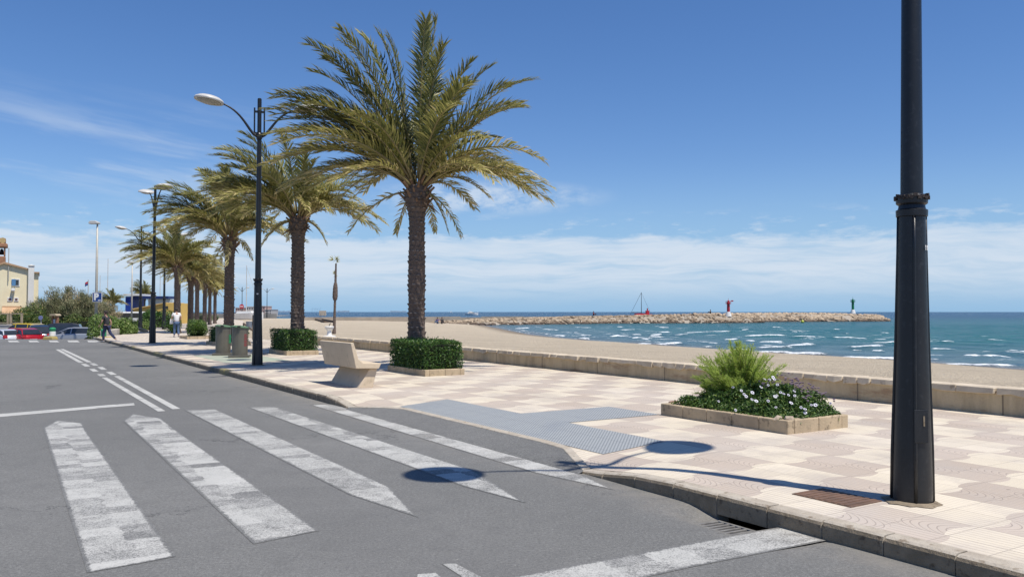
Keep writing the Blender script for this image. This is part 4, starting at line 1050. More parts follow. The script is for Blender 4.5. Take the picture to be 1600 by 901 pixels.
def person(label, loc, rz, J, shirt, trousers, hold=None, scale=1.0, sleeve=.55):
    """J: joints (x right of the body, y forward, z up)"""
    t = thing('person', label, 'person', loc, rz); t.scale = (scale,)*3
    V = {k: Vector(v) for k, v in J.items()}
    j = {'pel': (V['pel'], (.14, .11)), 'waist': (V['pel'].lerp(V['chest'], .45), (.125, .10)), 'chest': (V['chest'], (.155, .115)), 'neck': (V['neck'], .055), 'head0': (V['neck']+Vector((0, .01, .07)), .062)}
    e = [('pel', 'waist'), ('waist', 'chest'), ('chest', 'neck'), ('neck', 'head0'), ('head0', 'head'), ('head', 'head2')]
    hd = V['head']; j['head'] = (hd, (.082, .098)); j['head2'] = (hd+Vector((0, -.005, .085)), (.066, .08))
    j['nose'] = (hd+Vector((0, .108, -.01)), .014); e.append(('head', 'nose'))
    for s in 'lr':
        j['sh'+s] = (V['sh'+s], .062); j['el'+s] = (V['el'+s], .042); j['wr'+s] = (V['wr'+s], .028)
        d = (V['wr'+s]-V['el'+s]).normalized(); palm_ = V['wr'+s]+d*.07; j['pa'+s] = (palm_, (.034, .018)); e += [('chest', 'sh'+s), ('sh'+s, 'el'+s), ('el'+s, 'wr'+s), ('wr'+s, 'pa'+s)]
        sd = d.cross(Vector((0, 1, 0)));  sd = (sd.normalized() if sd.length > .1 else Vector((1, 0, 0)))
        j['hp'+s] = (V['hp'+s], .092); j['kn'+s] = (V['kn'+s], .058); j['an'+s] = (V['an'+s], .04); e += [('pel', 'hp'+s), ('hp'+s, 'kn'+s), ('kn'+s, 'an'+s)]
    body = skin('body', j, e, M_SKIN, t)
    for s in 'lr':                                          # separate fingers rooted in the palm
        d = (V['wr'+s]-V['el'+s]).normalized(); palm_ = V['wr'+s]+d*.07; f = Vector((0, 1, 0)); f = (f-d*f.dot(d)).normalized(); mb = MB()
        for q in range(4):
            b0 = palm_+f*(.027-.018*q)+d*.01; L_ = (.075, .085, .08, .062)[q]; c_ = d.cross(f)*(1 if s == 'l' else -1)
            mb.tube([b0, b0+d*L_*.5, b0+d*L_*.85+c_*L_*.3, b0+d*L_*.95+c_*L_*.6], [.0095, .009, .0085, .006], 6)
        mb.tube([V['wr'+s]+d*.03+f*.025, V['wr'+s]+d*.06+f*.055, V['wr'+s]+d*.095+f*.06], [.012, .0105, .008], 6)
        mb.build('hand', M_SKIN, body, smooth=True)
    # shirt
    k = {'pel': (V['pel']-Vector((0, 0, .06)), (.168, .14)), 'waist': (j['waist'][0], (.155, .135)), 'chest': (V['chest'], (.18, .138)), 'nk': (V['neck']-Vector((0, 0, .03)), .075)}
    ee = [('pel', 'waist'), ('waist', 'chest'), ('chest', 'nk')]
    for s in 'lr': k['sh'+s] = (V['sh'+s], .078); k['sl'+s] = (V['sh'+s].lerp(V['el'+s], sleeve), .064); ee += [('chest', 'sh'+s), ('sh'+s, 'sl'+s)]
    skin('shirt', k, ee, shirt, t)
    k = {'pel': (V['pel']+Vector((0, 0, .01)), (.155, .13))}; ee = []
    for s in 'lr':
        k['hp'+s] = (V['hp'+s]-Vector((0, 0, .02)), .108); k['kn'+s] = (V['kn'+s], .08); k['an'+s] = (V['an'+s]+(V['kn'+s]-V['an'+s]).normalized()*.05, .066); ee += [('pel', 'hp'+s), ('hp'+s, 'kn'+s), ('kn'+s, 'an'+s)]
    skin('trousers', k, ee, trousers, t)
    for s in 'lr':
        a = V['an'+s]; to = V['to'+s]; mid = a.lerp(to, .5); mb = MB(); mb.tube([a+Vector((0, -.045, -.02)), a+Vector((0, 0, -.03)), mid+Vector((0, 0, -.01)), to], [.035, .045, .043, .026], 10); mb.build('shoe', M_SHOE, t, smooth=True)
    h = MB(); rot = Matrix.Translation(hd+Vector((0, -.022, .055))); h.lathe([(.0865, -.06), (.095, -.02), (.096, .03), (.082, .075), (.05, .1), (.005, .108)], 18, M=rot @ Matrix.Scale(1.16, 4, (0, 1, 0)) @ Matrix.Rotation(R(14), 4, 'X')); h.build('hair', M_HAIR, t, smooth=True)
    for sx in (-1, 1):
        m_ = MB(); m_.lathe([(.004, -.01), (.011, 0), (.004, .01)], 8, tuple(hd+Vector((sx*.030, .092, .022)))); m_.build('eye', M_HAIR, body)
        m_ = MB(); m_.lathe([(.008, -.03), (.014, -.005), (.016, .02), (.008, .032)], 8, tuple(hd+Vector((sx*.088, -.005, -.002)))); m_.build('ear', M_SKIN, body, smooth=True)
    m_ = MB(); m_.box(-.022, .022, -.003, .004, -.004, .004, 0, Matrix.Translation(hd+Vector((0, .096, -.045)))); m_.build('mouth', M_RED, body)
    return t
# walking man: strides to the left of the picture
WALK = dict(pel=(0, -.02, .93), chest=(0, .05, 1.30), neck=(0, .06, 1.46), head=(0, .085, 1.60), shl=(-.19, .05, 1.40), shr=(.19, .05, 1.40), ell=(-.25, .10, 1.12), wrl=(-.20, .27, .93), elr=(.25, -.09, 1.13), wrr=(.22, -.10, .88),
            hpl=(-.09, -.02, .88), hpr=(.09, -.02, .88), knl=(-.09, .12, .49), anl=(-.09, .10, .08), tol=(-.09, .26, .035), knr=(.09, -.18, .50), anr=(.09, -.55, .16), tor=(.09, -.44, .04))
pm = person('man in charcoal t-shirt and navy jeans striding off the kerb into the road', (at(166, 534.5, .0).x, at(166, 534.5, .0).y, .0), R(78), WALK, M_TEE, M_JEAN, scale=.98)
STAND = dict(pel=(0, 0, .93), chest=(0, .02, 1.30), neck=(0, .03, 1.46), head=(0, .06, 1.60), shl=(-.19, .02, 1.40), shr=(.19, .02, 1.40), ell=(-.27, .05, 1.13), wrl=(-.20, .27, 1.06), elr=(.26, .0, 1.12), wrr=(.20, .22, 1.02),
             hpl=(-.09, 0, .88), hpr=(.09, 0, .88), knl=(-.10, .05, .49), anl=(-.11, .04, .08), tol=(-.12, .19, .035), knr=(.10, .02, .49), anr=(.11, -.10, .09), tor=(.12, .06, .035))
q = at(275.5, 526.5, .13)
ps = person('person in white t-shirt and blue jeans seen from behind beside the leafy bush', tuple(q), R(35), STAND, M_TEEW, M_JEANB, scale=1.0)
bg = MB(); bg.prism([(-.09, 0), (.10, .02), (.12, .28), (.04, .34), (-.07, .30)], -.04, .04, 'y'); o = bg.build('plastic_bag', M_WHITE, None, bevel=.02, bseg=3); o.location = q+Matrix.Rotation(R(35), 3, 'Z') @ Vector((-.22, .33, .78)); tag(o, 'white carrier bag held by the person in the white t-shirt', 'bag')
SIT = dict(pel=(0, 0, .13), chest=(0, -.03, .48), neck=(0, -.01, .64), head=(0, .03, .78), shl=(-.19, -.03, .58), shr=(.19, -.03, .58), ell=(-.27, .10, .34), wrl=(-.16, .33, .38), elr=(.27, .10, .34), wrr=(.16, .33, .38),
           hpl=(-.09, .02, .13), hpr=(.09, .02, .13), knl=(-.13, .40, .42), anl=(-.13, .62, .09), tol=(-.13, .76, .035), knr=(.13, .40, .42), anr=(.13, .62, .09), tor=(.13, .76, .035))
def tiny(label, px, py, z, shirt, trs, rz):
    c = person(label, tuple(at(px, py, z)), rz, SIT, shirt, trs, scale=.95); return c
tiny('distant beachgoer in a purple top sitting on the sand near the jetty', 683.5, 505.3, .0, pmat('purple_cotton', (.12, .08, .22), None, 5, .9), M_JEANB, R(160))
tiny('distant beachgoer in black sitting where the jetty rocks begin', 690.5, 505.5, .0, M_TEE, M_BLACK, R(200))
pj = person('distant person in red sitting on top of the rock breakwater', (0, 0, 0), R(-80), SIT, pmat('red_cotton', (.35, .05, .07), None, 5, .9), M_BLACK)
# ------------------------------------------------------------------ breakwaters
M_ROCK = None
def m_rocks():
    m, nt, b = newmat('armour_rock'); co = objco(nt)
    a = nt.nodes.new('ShaderNodeAttribute'); a.attribute_name = 'v'; v = N(nt, a.outputs['Fac']); x, y, z = xyz(nt, co); n = noise(nt, co, 1.5, 4, .7)
    col = mix(nt, v.step(.0, 1.), (.16, .118, .08), (.47, .37, .26)); col = mix(nt, n.step(.5, .75)*.6, col, (.30, .22, .15))
    col = mix(nt, (z+n*.6).step(.05, -.45), col, (.085, .06, .045))           # weed and damp below the tide mark
    setcol(nt, b, col); b.inputs['Roughness'].default_value = .9; bump(nt, b, n, .6, .1); return m
M_ROCK = m_rocks()
PROTO = [rock_mesh(100+i, 1, .8, .65) for i in range(14)]
M_CREST = pmat('breakwater_concrete', (.36, .31, .25), (.27, .23, .185), .5, .9, .5, 4)
def jetty(name, label, path, width, top, n, seed, rs=(.5, 1.0), warm=.5):
    """path of (x,y) centre points with tops"""
    rng = random.Random(seed); t = thing(name, label, 'breakwater', (path[0][0], path[0][1], 0), 0); o0 = Vector((path[0][0], path[0][1], 0))
    P = [Vector((a, b, 0))-o0 for a, b in path]; seg = [(P[i+1]-P[i]).length for i in range(len(P)-1)]; Lt = sum(seg)
    def pos(u):
        d = u*Lt
        for i, s in enumerate(seg):
            if d <= s or i == len(seg)-1: k = d/s; dr = (P[i+1]-P[i]).normalized(); return P[i].lerp(P[i+1], k), dr, top[i]+(top[i+1]-top[i])*k
            d -= s
    core = MB(); V = []; N_ = 24
    for i in range(N_+1):
        p, dr, tp = pos(i/N_); nn = Vector((-dr.y, dr.x, 0)); e = 1 if i < N_ else .4
        for a, z in ((-width/2*e, WZ-.3), (-width*.2*e, tp-.55), (width*.2*e, tp-.55), (width/2*e, WZ-.3)): V.append(p+nn*a+Vector((0, 0, z)))
    core.add(V, [(4*i+k, 4*i+k+1, 4*i+k+5, 4*i+k+4) for i in range(N_) for k in range(3)]+[(0, 1, 2, 3), (4*N_+3, 4*N_+2, 4*N_+1, 4*N_)]); core.build('core', M_CREST, t)
    mb = MB()
    for i in range(n):
        u = rng.random(); p, dr, tp = pos(u); nn = Vector((-dr.y, dr.x, 0)); v = rng.uniform(-1, 1); 
        if rng.random() < .72: v = rng.uniform(-1, .15) if nn.y > 0 else rng.uniform(-.15, 1)
        prof = 1-max(0, (abs(v)-.22)/.78); z = WZ-.15+(tp-WZ-.1)*prof
        s = rng.uniform(*rs); V, F = PROTO[rng.randrange(14)]; M = Matrix.Rotation(rng.uniform(0, 6.28), 3, 'Z') @ Matrix.Rotation(rng.uniform(-.5, .5), 3, 'X')
        c = p+nn*v*width*.5+Vector((0, 0, z-s*.3)); mb.add([M @ (q*s)+c for q in V], F, 0, min(1, max(0, rng.gauss(.35+.4*prof*warm*2*.8, .22))))
    tag(mb.build('rocks', M_ROCK, t, recalc=False), kind='stuff')
    return t, pos, o0
JP = [tuple(at(a, b, WZ).xy) for a, b in ((676, 508.5), (760, 507.5), (870, 506.2), (950, 504.9), (1090, 504.4), (1188, 504.0))]
JP = [(x, y+3.2) for x, y in JP]
j1, pos1, o1 = jetty('rock_breakwater', 'long brown rock breakwater reaching from the beach towards the red beacon', JP, 7.5, [.0, .5, .7, .9, 1.3, 1.0], 1700, 1, (.45, .95), .3)
JQ = [tuple(at(a, b, WZ).xy) for a, b in ((1088, 503.2), (1180, 502.6), (1290, 502.2), (1386, 501.8))]
JQ = [(x, y+5) for x, y in JQ]
j2, pos2, o2 = jetty('rock_breakwater', 'farther pale rock breakwater carrying the green beacon at its end', JQ, 10, [1.3, 1.35, 1.45, .9], 1100, 2, (.7, 1.35), .8)
jc, jd, jt = pos1(.47); pj.location = Vector((atY(928, 490, (o1+jc).y).x, (o1+jc).y+1, jt+.05))
pk = person('distant dark clothed person sitting on the pale rocks left of the red beacon', (0, 0, 0), R(60), SIT, M_TEE, M_BLACK)
pk.location = atY(1110, 489.5, 193)
jw = MB()                                                    # concrete walkway on the landward half
for a, b, z in ((470, 690, .58), (690, 718, .62), (718, 752, .45), (752, 818, .62), (818, 880, .55), (880, 960, .72)):
    ya = 162+(a-470)*.062; yb = 162+(b-470)*.062; A, B = atY(a, 500, ya), atY(b, 500, yb)
    V = [(A.x, ya, -.95), (B.x, yb, -.95), (B.x, yb+3.2, -.95), (A.x, ya+3.2, -.95), (A.x, ya, z), (B.x, yb, z), (B.x, yb+3.2, z), (A.x, ya+3.2, z)]
    jw.add(V, [(3, 2, 1, 0), (4, 5, 6, 7), (0, 1, 5, 4), (1, 2, 6, 5), (2, 3, 7, 6), (3, 0, 4, 7)])
tag(jw.build('jetty_wall', M_CREST), 'long low concrete jetty wall at the back of the beach', 'jetty')
# beacons
M_BRED = pmat('beacon_red', (.50, .02, .035), (.4, .02, .03), 3, .5); M_BGRN = pmat('beacon_green', (.01, .22, .09), (.01, .17, .07), 3, .5); M_BWHT = pmat('beacon_white', (.75, .74, .72), (.62, .6, .56), 3, .7)
def beacon(label, px, py, Y, m, H, kind):
    p = atY(px, py, Y); t = thing('beacon', label, 'beacon', (p.x, Y, p.z), 0, 'harbour beacons on the breakwater')
    b = MB(); b.lathe([(.75, -.6), (.62, .0), (.42, .55)], 16); b.build('base', M_BWHT, t, smooth='auto')
    b = MB(); b.lathe([(.36, .5), (.33, H*.8), (.33, H*.8+.02)], 16); tw = b.build('tower', m, t, smooth='auto')
    b = MB(); b.lathe([(.62, H*.68), (.64, H*.70), (.64, H*.72), (.3, H*.73)], 16)
    for k in range(10):
        a = k*math.pi/5; b.tube([(.6*math.cos(a), .6*math.sin(a), H*.7), (.6*math.cos(a), .6*math.sin(a), H*.70+.55)], .03, 5)
    b.lathe([(.57, H*.70+.5), (.62, H*.7+.5), (.62, H*.7+.56), (.57, H*.7+.56)], 16, caps=False); b.build('railing', m, t)
    b = MB(); b.lathe([(.2, H*.8), (.2, H*.8+.35), (.05, H*.8+.45)], 12); b.tube([(0, 0, H*.8+.4), (0, 0, H*1.05)], .04, 5)
    if kind: b.tube([(-.3, 0, H*.86), (.9, 0, H*.86)], .07, 6); b.box(.7, 1.15, -.15, .15, H*.84, H*.92)
    b.build('lantern', m, t)
beacon('red harbour beacon with white base on the rock breakwater', 1138, 490.5, 192, M_BRED, 3.5, True)
beacon('green harbour beacon with white base near the end of the breakwater', 1332.5, 486.5, 235, M_BGRN, 4.0, False)
# boats
def hull(mb, L, B, H, sheer=.25, n=12):
    V, F = [], []
    for i in range(n+1):
        u = i/n; w = B/2*(1-max(0, (u-.45)/.55)**2.2)*(.82+.18*min(1, u/.2)); z = H*(1+sheer*u*u); x = -L/2+L*u
        V += [(x-.06*L*(1-u)*0, 0, -.35*H*(1-u*.6)), (x, w*.72, 0.05*H), (x, w, z), (x, 0, z-.04*H), (x, -w, z), (x, -w*.72, .05*H)]
    for i in range(n):
        for k in range(6): a = i*6; F.append((a+k, a+(k+1) % 6, a+6+(k+1) % 6, a+6+k))
    F += [tuple(range(6))[::-1], tuple(n*6+k for k in range(6))]; mb.add(V, F)
M_GLASS = pmat('dark_window_glass', (.02, .025, .03), (.03, .035, .04), 3, .08, 0, spec=.8)
def yacht():
    Y = 650; p = atY(737, 492, Y); t = thing('motor_yacht', 'white motor yacht cruising offshore left of the breakwater', 'motor boat', (p.x, Y, WZ), R(12))
    b = MB(); hull(b, 10.5, 3.4, 1.35); b.build('hull', M_WHITE, t, bevel=.05)
    b = MB(); b.prism([(-3.4, 1.3), (2.6, 1.3), (1.2, 2.35), (-2.8, 2.35)], -1.25, 1.25); c = b.build('cabin', M_WHITE, t, bevel=.08)
    b = MB(); b.prism([(-2.6, 1.65), (2.15, 1.65), (1.45, 2.15), (-2.4, 2.15)], -1.27, 1.27); b.build('window', M_GLASS, c)
    b = MB(); b.prism([(-2.2, 2.3), (.4, 2.3), (0, 2.95), (-2.0, 2.95)], -.9, .9); b.tube([(-1.9, 0, 2.9), (-2.2, 0, 3.9), (-1.2, 0, 3.95)], .1, 6); b.tube([(2.5, .9, 1.5), (5.2, .1, 2.4), (2.5, -.9, 1.5)], .05, 5); b.build('flybridge', M_WHITE, t)
yacht()
def sailboat():
    Y = 205; p = atY(1001, 488, Y); t = thing('sailboat', 'red hulled sailboat with bare mast behind the breakwater', 'sailboat', (p.x, Y, WZ+.55), R(20))
    b = MB(); hull(b, 6.6, 2.1, 1.15); b.build('hull', M_BRED, t)
    b = MB(); b.tube([(.2, 0, .8), (.2, 0, 6.9)], [.09, .05], 8); b.tube([(.2, 0, 1.8), (-2.4, 0, 1.9)], .08, 6); b.build('mast', M_POLE, t)
    b = MB(); b.tube([(.2, 0, 6.8), (-3.1, 0, 1.1)], .035, 4); b.tube([(.2, 0, 6.8), (3.0, 0, 1.3)], .02, 4); b.build('rigging', M_BLACK, t)
    b = MB(); b.prism([(-1.6, 1.1), (1.4, 1.1), (1.0, 1.6), (-1.4, 1.6)], -.6, .6); b.box(1.5, 2.3, -.3, .3, 1.2, 2.3); b.tube([(1.9, 0, 1.5), (1.9, 0, 2.9)], .16, 6); b.build('cabin', M_BRED, t)
sailboat()
def far_sail():
    Y = 2600; p = atY(705, 487.3, Y); t = thing('distant_sailboat', 'tiny white sail on the horizon left of the yacht', 'sailboat', (p.x, Y, WZ)); b = MB(); hull(b, 9, 3, 1.2); b.build('hull', M_WHITE, t)
    b = MB(); b.prism([(-3, 1.5), (.5, 1.5), (.4, 6.5)], -.1, .1); b.build('sail', M_WHITE, t)
far_sail()
def buoy():
    p = at(1254, 504, WZ); t = thing('buoy', 'small yellow green buoy floating in front of the breakwater', 'buoy', tuple(p)); b = MB(); b.lathe([(.05, -.1), (.35, .05), (.4, .25), (.3, .45), (.1, .6), (.04, .8)], 14); b.build('float', pmat('buoy_yellow', (.45, .5, .06), None, 3, .5), t, smooth=True)
buoy()

# ------------------------------------------------------------------ things on the sand
def info_board():
    p = at(504, 500, -.1); t = thing('info_board', 'blank information board on two posts on the sand', 'sign', tuple(p)); b = MB()
    for x in (-.35, .35): b.tube([(x, 0, -.2), (x, 0, 1.5)], .05, 6)
    b.build('post', M_TWIG, t); b = MB(); b.box(-.75, .75, -.04, .04, .95, 2.0); b.build('panel', pmat('weathered_board', (.45, .40, .33), None, 3, .8), t, bevel=.02)
info_board()
def foot_shower():
    p = at(514.5, 526, .05); t = thing('foot_shower', 'white beach foot shower fountain near the thin dead palm', 'foot shower', tuple(p)); b = MB()
    b.lathe([(.42, -.1), (.42, .06), (.16, .1), (.12, .38), (.16, .44), (.26, .52), (.3, .64), (.27, .68)], 20); b.build('basin', M_WHITE, t, smooth='auto')
    b = MB(); b.tube([(0, 0, .6), (0, 0, .8), (.1, 0, .86)], .03, 6); b.build('tap', M_STEEL, t)
foot_shower()
def walkway():
    a, b_ = at(486, 497.5, -.05), at(514, 504.5, -.1); t = thing('beach_walkway', 'dark wooden walkway running down the sand by the information board', 'walkway', tuple(a)); d = b_-a; L = d.length; t.rotation_euler = (0, 0, math.atan2(d.y, d.x)); b = MB()
    for i in range(int(L/.6)): b.box(i*.6, i*.6+.42, -.5, .5, -.03, .06)
    b.box(0, L, -.75, -.6, 0, .32); b.box(0, L, .6, .75, 0, .32); b.build('planks', M_TWIG, t)
walkway()
def no_entry():
    p = NOENTRY; z = HC+(487-478.5)/FPX*p.y; t = thing('no_entry_sign', 'round red and white no-entry sign on the distant lamp post', 'road sign', (p.x, p.y-.25, z)); b = MB(); b.lathe([(.55, -.02), (.55, .02)], 24, M=Matrix.Rotation(R(90), 4, 'X')); b.build('disc', M_BRED, t)
    b = MB(); b.box(-.38, .38, -.03, -.022, -.1, .1); b.build('bar', M_WHITE, t)
no_entry()

# ------------------------------------------------------------------ far shore: port, buildings
def hazy(c): return pmat('hazed_distant_surface', c, tuple(x*.95 for x in c), .01, 1, 0, spec=0)  # distance haze painted into the pale bluish base colour
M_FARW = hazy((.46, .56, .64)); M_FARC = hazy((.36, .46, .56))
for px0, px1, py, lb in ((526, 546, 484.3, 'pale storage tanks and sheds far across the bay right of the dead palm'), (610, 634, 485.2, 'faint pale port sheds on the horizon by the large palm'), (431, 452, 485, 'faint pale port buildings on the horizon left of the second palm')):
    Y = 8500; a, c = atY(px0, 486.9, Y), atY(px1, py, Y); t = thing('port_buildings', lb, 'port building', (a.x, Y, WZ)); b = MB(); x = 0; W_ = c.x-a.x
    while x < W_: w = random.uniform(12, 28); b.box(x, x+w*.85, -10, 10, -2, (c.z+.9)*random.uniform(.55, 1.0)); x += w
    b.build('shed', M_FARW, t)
for i, px in enumerate((488, 492, 496, 500)):
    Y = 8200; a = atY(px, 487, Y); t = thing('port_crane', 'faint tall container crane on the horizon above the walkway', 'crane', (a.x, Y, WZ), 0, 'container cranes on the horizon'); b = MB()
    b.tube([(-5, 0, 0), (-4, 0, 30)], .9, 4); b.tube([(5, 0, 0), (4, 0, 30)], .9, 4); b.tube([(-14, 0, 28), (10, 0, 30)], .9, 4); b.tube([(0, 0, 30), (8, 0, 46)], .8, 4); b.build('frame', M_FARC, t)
M_BRICKP = pmat('pinkish_brick', (.42, .30, .27), (.35, .25, .23), .5, .9); M_PALEB = pmat('pale_render', (.55, .50, .45), (.48, .44, .40), .6, .9)
def win_block(name, label, x0, x1, Y, dep, z0, z1, m, floors, cols, roof=None, cat='building'):
    t = thing(name, label, cat, ((x0+x1)/2, Y, z0), 0); w = x1-x0; h = z1-z0; b = MB(); b.box(-w/2, w/2, 0, dep, 0, h); b.build('wall', m, t)
    b = MB(); b.box(-w/2-.15, w/2+.15, -.15, dep+.15, h, h+.3); b.build('roof', roof or M_PALEB, t)
    for i in range(floors):
        for j in range(cols):
            cx = -w/2+w*(j+.5)/cols; cz = h*(i+.5)/floors; f = MB(); f.box(cx-w/cols*.22, cx+w/cols*.22, -.05, .02, cz-h/floors*.22, cz+h/floors*.22); f.build('window', M_GLASS, t)
    return t
Yb = 420
for (a, c, top, m, lb) in ((404, 414, 478.5, M_BRICKP, 'tall pinkish tower block on the far harbour side, next to the no-entry sign'), (385, 396, 479.5, M_PALEB, 'pale harbour block between the two distant lamp posts'), (368, 377, 481, M_BRICKP, 'small pinkish harbour block left of the no-entry sign'), (414, 424, 484, M_PALEB, 'low pale harbour shed beside the sea')):
    A, B = atY(a, 487, Yb), atY(c, 487, Yb); win_block('harbour_building', lb, A.x, B.x, Yb, 12, -.8, HC+(487-top)/FPX*Yb, m, 3, 3)
M_MOLE = pmat('harbour_mole', (.32, .29, .25), (.24, .22, .19), .4, .9, .6, 3)
b = MB(); A, B = atY(300, 487, 230), atY(423, 487, 230); b.box(A.x, B.x, 230, 236, -1, 1.1); tag(b.build('harbour_wall', M_MOLE), 'long grey harbour wall beyond the end of the promenade', 'harbour wall')
def boat_dinghy():
    Y = 170; p = atY(385, 494, Y); t = thing('sailing_yacht', 'white sailing yacht moored with a tall mast beyond the beach steps', 'sailboat', (p.x, Y, .1), R(-15)); b = MB(); hull(b, 8, 2.5, 1.2); b.build('hull', M_WHITE, t)
    b = MB(); b.tube([(0, 0, 1), (0, 0, 11.2)], [.1, .06], 6); b.tube([(0, 0, 10.9), (3.6, 0, 1.4)], .03, 4); b.tube([(0, 0, 7.4), (-.3, .9, 7.3)], .03, 4); b.build('mast', M_HEAD, t)
    b = MB(); b.prism([(-2, 1.1), (2, 1.1), (1.4, 1.7), (-1.8, 1.7)], -.7, .7); b.build('cabin', M_WHITE, t)
boat_dinghy()
masts = [(168, 404, 150, 'thin distant yacht mast just right of the P sign lamp'), (156, 430, 170, 'short thin yacht mast behind the P sign lamp'), (250, 425, 160, 'thin yacht mast behind the two closely spaced lamps')]
for px, top, Y, lb in masts:
    zt = HC+(487-top)/FPX*Y; p = atY(px, 487, Y); t = thing('moored_yacht', lb, 'sailboat', (p.x, Y, -.9), R(30)); b = MB(); hull(b, 7, 2.4, 1.1); b.build('hull', M_WHITE, t); b = MB(); b.tube([(0, 0, .8), (0, 0, zt+.9)], [.08, .05], 6); b.build('mast', M_HEAD, t)
# low retaining wall on the left of the promenade
def left_wall():
    t = thing('retaining_wall', 'low curving white stained wall holding back shrubs left of the promenade', 'wall', (0, 0, 0)); b = MB(); pts = [(-25.95, 52.4), (-26.3, 54.8), (-28.3, 60.5), (-31.3, 67), (-34.5, 76), (-41.9, 99), (-62.5, 168)]; n = len(pts); V = []
    for i, (x, y) in enumerate(pts):
        hz = .52 if i else .45; V += [(x, y, -.9), (x, y, hz), (x-.35, y-.05, hz), (x-.35, y-.05, -.9)]
    b.add(V, [(4*i+k, 4*i+(k+1) % 4, 4*i+4+(k+1) % 4, 4*i+4+k) for i in range(n-1) for k in range(4)]+[(0, 1, 2, 3), (4*n-1, 4*n-2, 4*n-3, 4*n-4)]); b.build('wall_body', pmat('white_stained_render', (.52, .47, .40), (.38, .34, .28), 1.2, .9, .4, 12, c3=(.22, .19, .15), scale3=2.5), t, bevel=.03)
left_wall()
for i, (px, py, ln, rx, ry, lb) in enumerate(((216, 519, 1.7, 24, 14, 'broken concrete kerb piece leaning on the ground by the wall end'), (208, 513, 1.5, -30, 50, 'broken slab standing tilted against the low white wall'))):
    p = at(px, py, .13); b = MB(); b.box(-ln/2, ln/2, -.13, .13, -.1, .12); o = b.build('broken_kerb', M_PLANT_EDGE, None, bevel=.02); o.location = (p.x, p.y, .38); o.rotation_euler = (R(rx), R(ry), R(70)); tag(o, lb, 'kerb piece')

# ------------------------------------------------------------------ parking lot: cars
def car(label, loc, rz, color, L=4.2, Wd=1.76, H=1.46, hatch=True, rough=.28, metal=.3):
    t = thing('parked_car', label, 'car', loc, rz, 'cars in the parking lot'); paint = pmat('car_paint', color, tuple(x*.96 for x in color), 2, rough, metal=metal, coat=.7)
    w = Wd/2; belt = lambda x: np.interp(x, [-L/2, -L/2+.12, -L*.2, L*.18, L*.40, L/2-.05, L/2], [.62, .92, .95, .92, .80, .62, .45])
    xs = np.concatenate([[-L/2, -L/2+.06, -L/2+.2], np.linspace(-L*.38, L*.38, 12), [L/2-.22, L/2-.08, L/2]]); b = MB(); V = []
    for x in xs:
        e = 1-.16*max(0, (abs(x)-L*.36)/(L*.14))**2; ww = w*e; z = belt(x); lo = .24+.08*max(0, (abs(x)-L*.4)/(L*.1))
        V += [(x, s*a, zz) for s, a, zz in ((-1, ww*.9, lo), (-1, ww*.99, lo+.12), (-1, ww, z*.62), (-1, ww*.97, z-.08), (-1, ww*.88, z), (1, 0, z+.03), (1, ww*.88, z), (1, ww*.97, z-.08), (1, ww, z*.62), (1, ww*.99, lo+.12), (1, ww*.9, lo))]
    m = 11; n = len(xs); b.add(V, [(i*m+k, i*m+(k+1) % m, (i+1)*m+(k+1) % m, (i+1)*m+k) for i in range(n-1) for k in range(m)]+[tuple(range(m)), tuple((n-1)*m+k for k in range(m))])
    b.build('body', paint, t, smooth='auto')
    c0 = -L/2+(.12 if hatch else .55); prof = [(c0, .93), (c0+(.28 if hatch else .5), H-.10), (c0+(.7 if hatch else .95), H-.01), (-.1, H), (.35, H-.05), (L*.30, .90)]
    g = MB(); rf = MB(); V = []
    for x, z in prof:
        k = (z-.9)/(H-.9); V += [(x, -w*.88, .88), (x, -w*(.88-.2*k), max(.9, z-.07)), (x, -w*(.80-.2*k), z), (x, w*(.80-.2*k), z), (x, w*(.88-.2*k), max(.9, z-.07)), (x, w*.88, .88)]
    nn = len(prof)
    for i in range(nn-1):
        for k in range(5):
            f = (i*6+k, i*6+k+1, (i+1)*6+k+1, (i+1)*6+k); roof = (k in (1, 3)) or (k == 2 and 1 <= i < nn-2)
            (rf if roof else g).add([V[q] for q in f], [(0, 1, 2, 3)])
    for x in (c0+.75, .02, ):
        for s in (-1, 1):
            rf.add([(x-.045, s*w*.885, .9), (x+.045, s*w*.885, .9), (x+.03, s*w*.70, H-.07), (x-.05, s*w*.70, H-.07)], [(0, 1, 2, 3)])
    r_ = rf.build('roof', paint, t, smooth='auto'); g.build('window', M_GLASS, t, smooth='auto')
    for x in (-L*.31, L*.31):
        for s in (-1, 1):
            Mx = Matrix.Translation((x, s*(w-.09), .32)) @ Matrix.Rotation(R(90), 4, 'X')
            b = MB(); b.lathe([(.37, -.098), (.375, .098)], 24, M=Mx); ar = b.build('wheel_arch', M_BLACK, t)
            b = MB(); b.lathe([(.20, -.11), (.30, -.115), (.315, -.08), (.315, .08), (.30, .115), (.20, .11)], 24, M=Mx); wh = b.build('wheel', M_BLACK, t, smooth='auto')
            b = MB(); b.lathe([(.06, -.118), (.205, -.112), (.205, .112), (.06, .118)], 20, M=Mx)
            b.build('rim', M_STEEL, wh, smooth='auto')
    for s in (-1, 1):
        b = MB(); b.box(L/2-.20, L/2-.04, s*w*.72-.2, s*w*.72+.14*(1 if s < 0 else .9), .56, .70); b.build('headlight', M_HEAD, t, bevel=.03)
        b = MB(); b.box(-L/2-.005, -L/2+.14, s*w*.74-.14, s*w*.74+.14, .66, .88); b.build('tail_light', M_BRED, t, bevel=.03)
        b = MB(); b.box(.42, .56, s*(w+.08)-.08, s*(w+.08)+.08, .92, 1.06); b.build('mirror', paint, t, bevel=.03)
    b = MB(); b.box(-L/2-.02, -L/2+.0, -.26, .26, .48, .60); b.build('number_plate', M_WHITE, t)
    return t
GZ = -.86
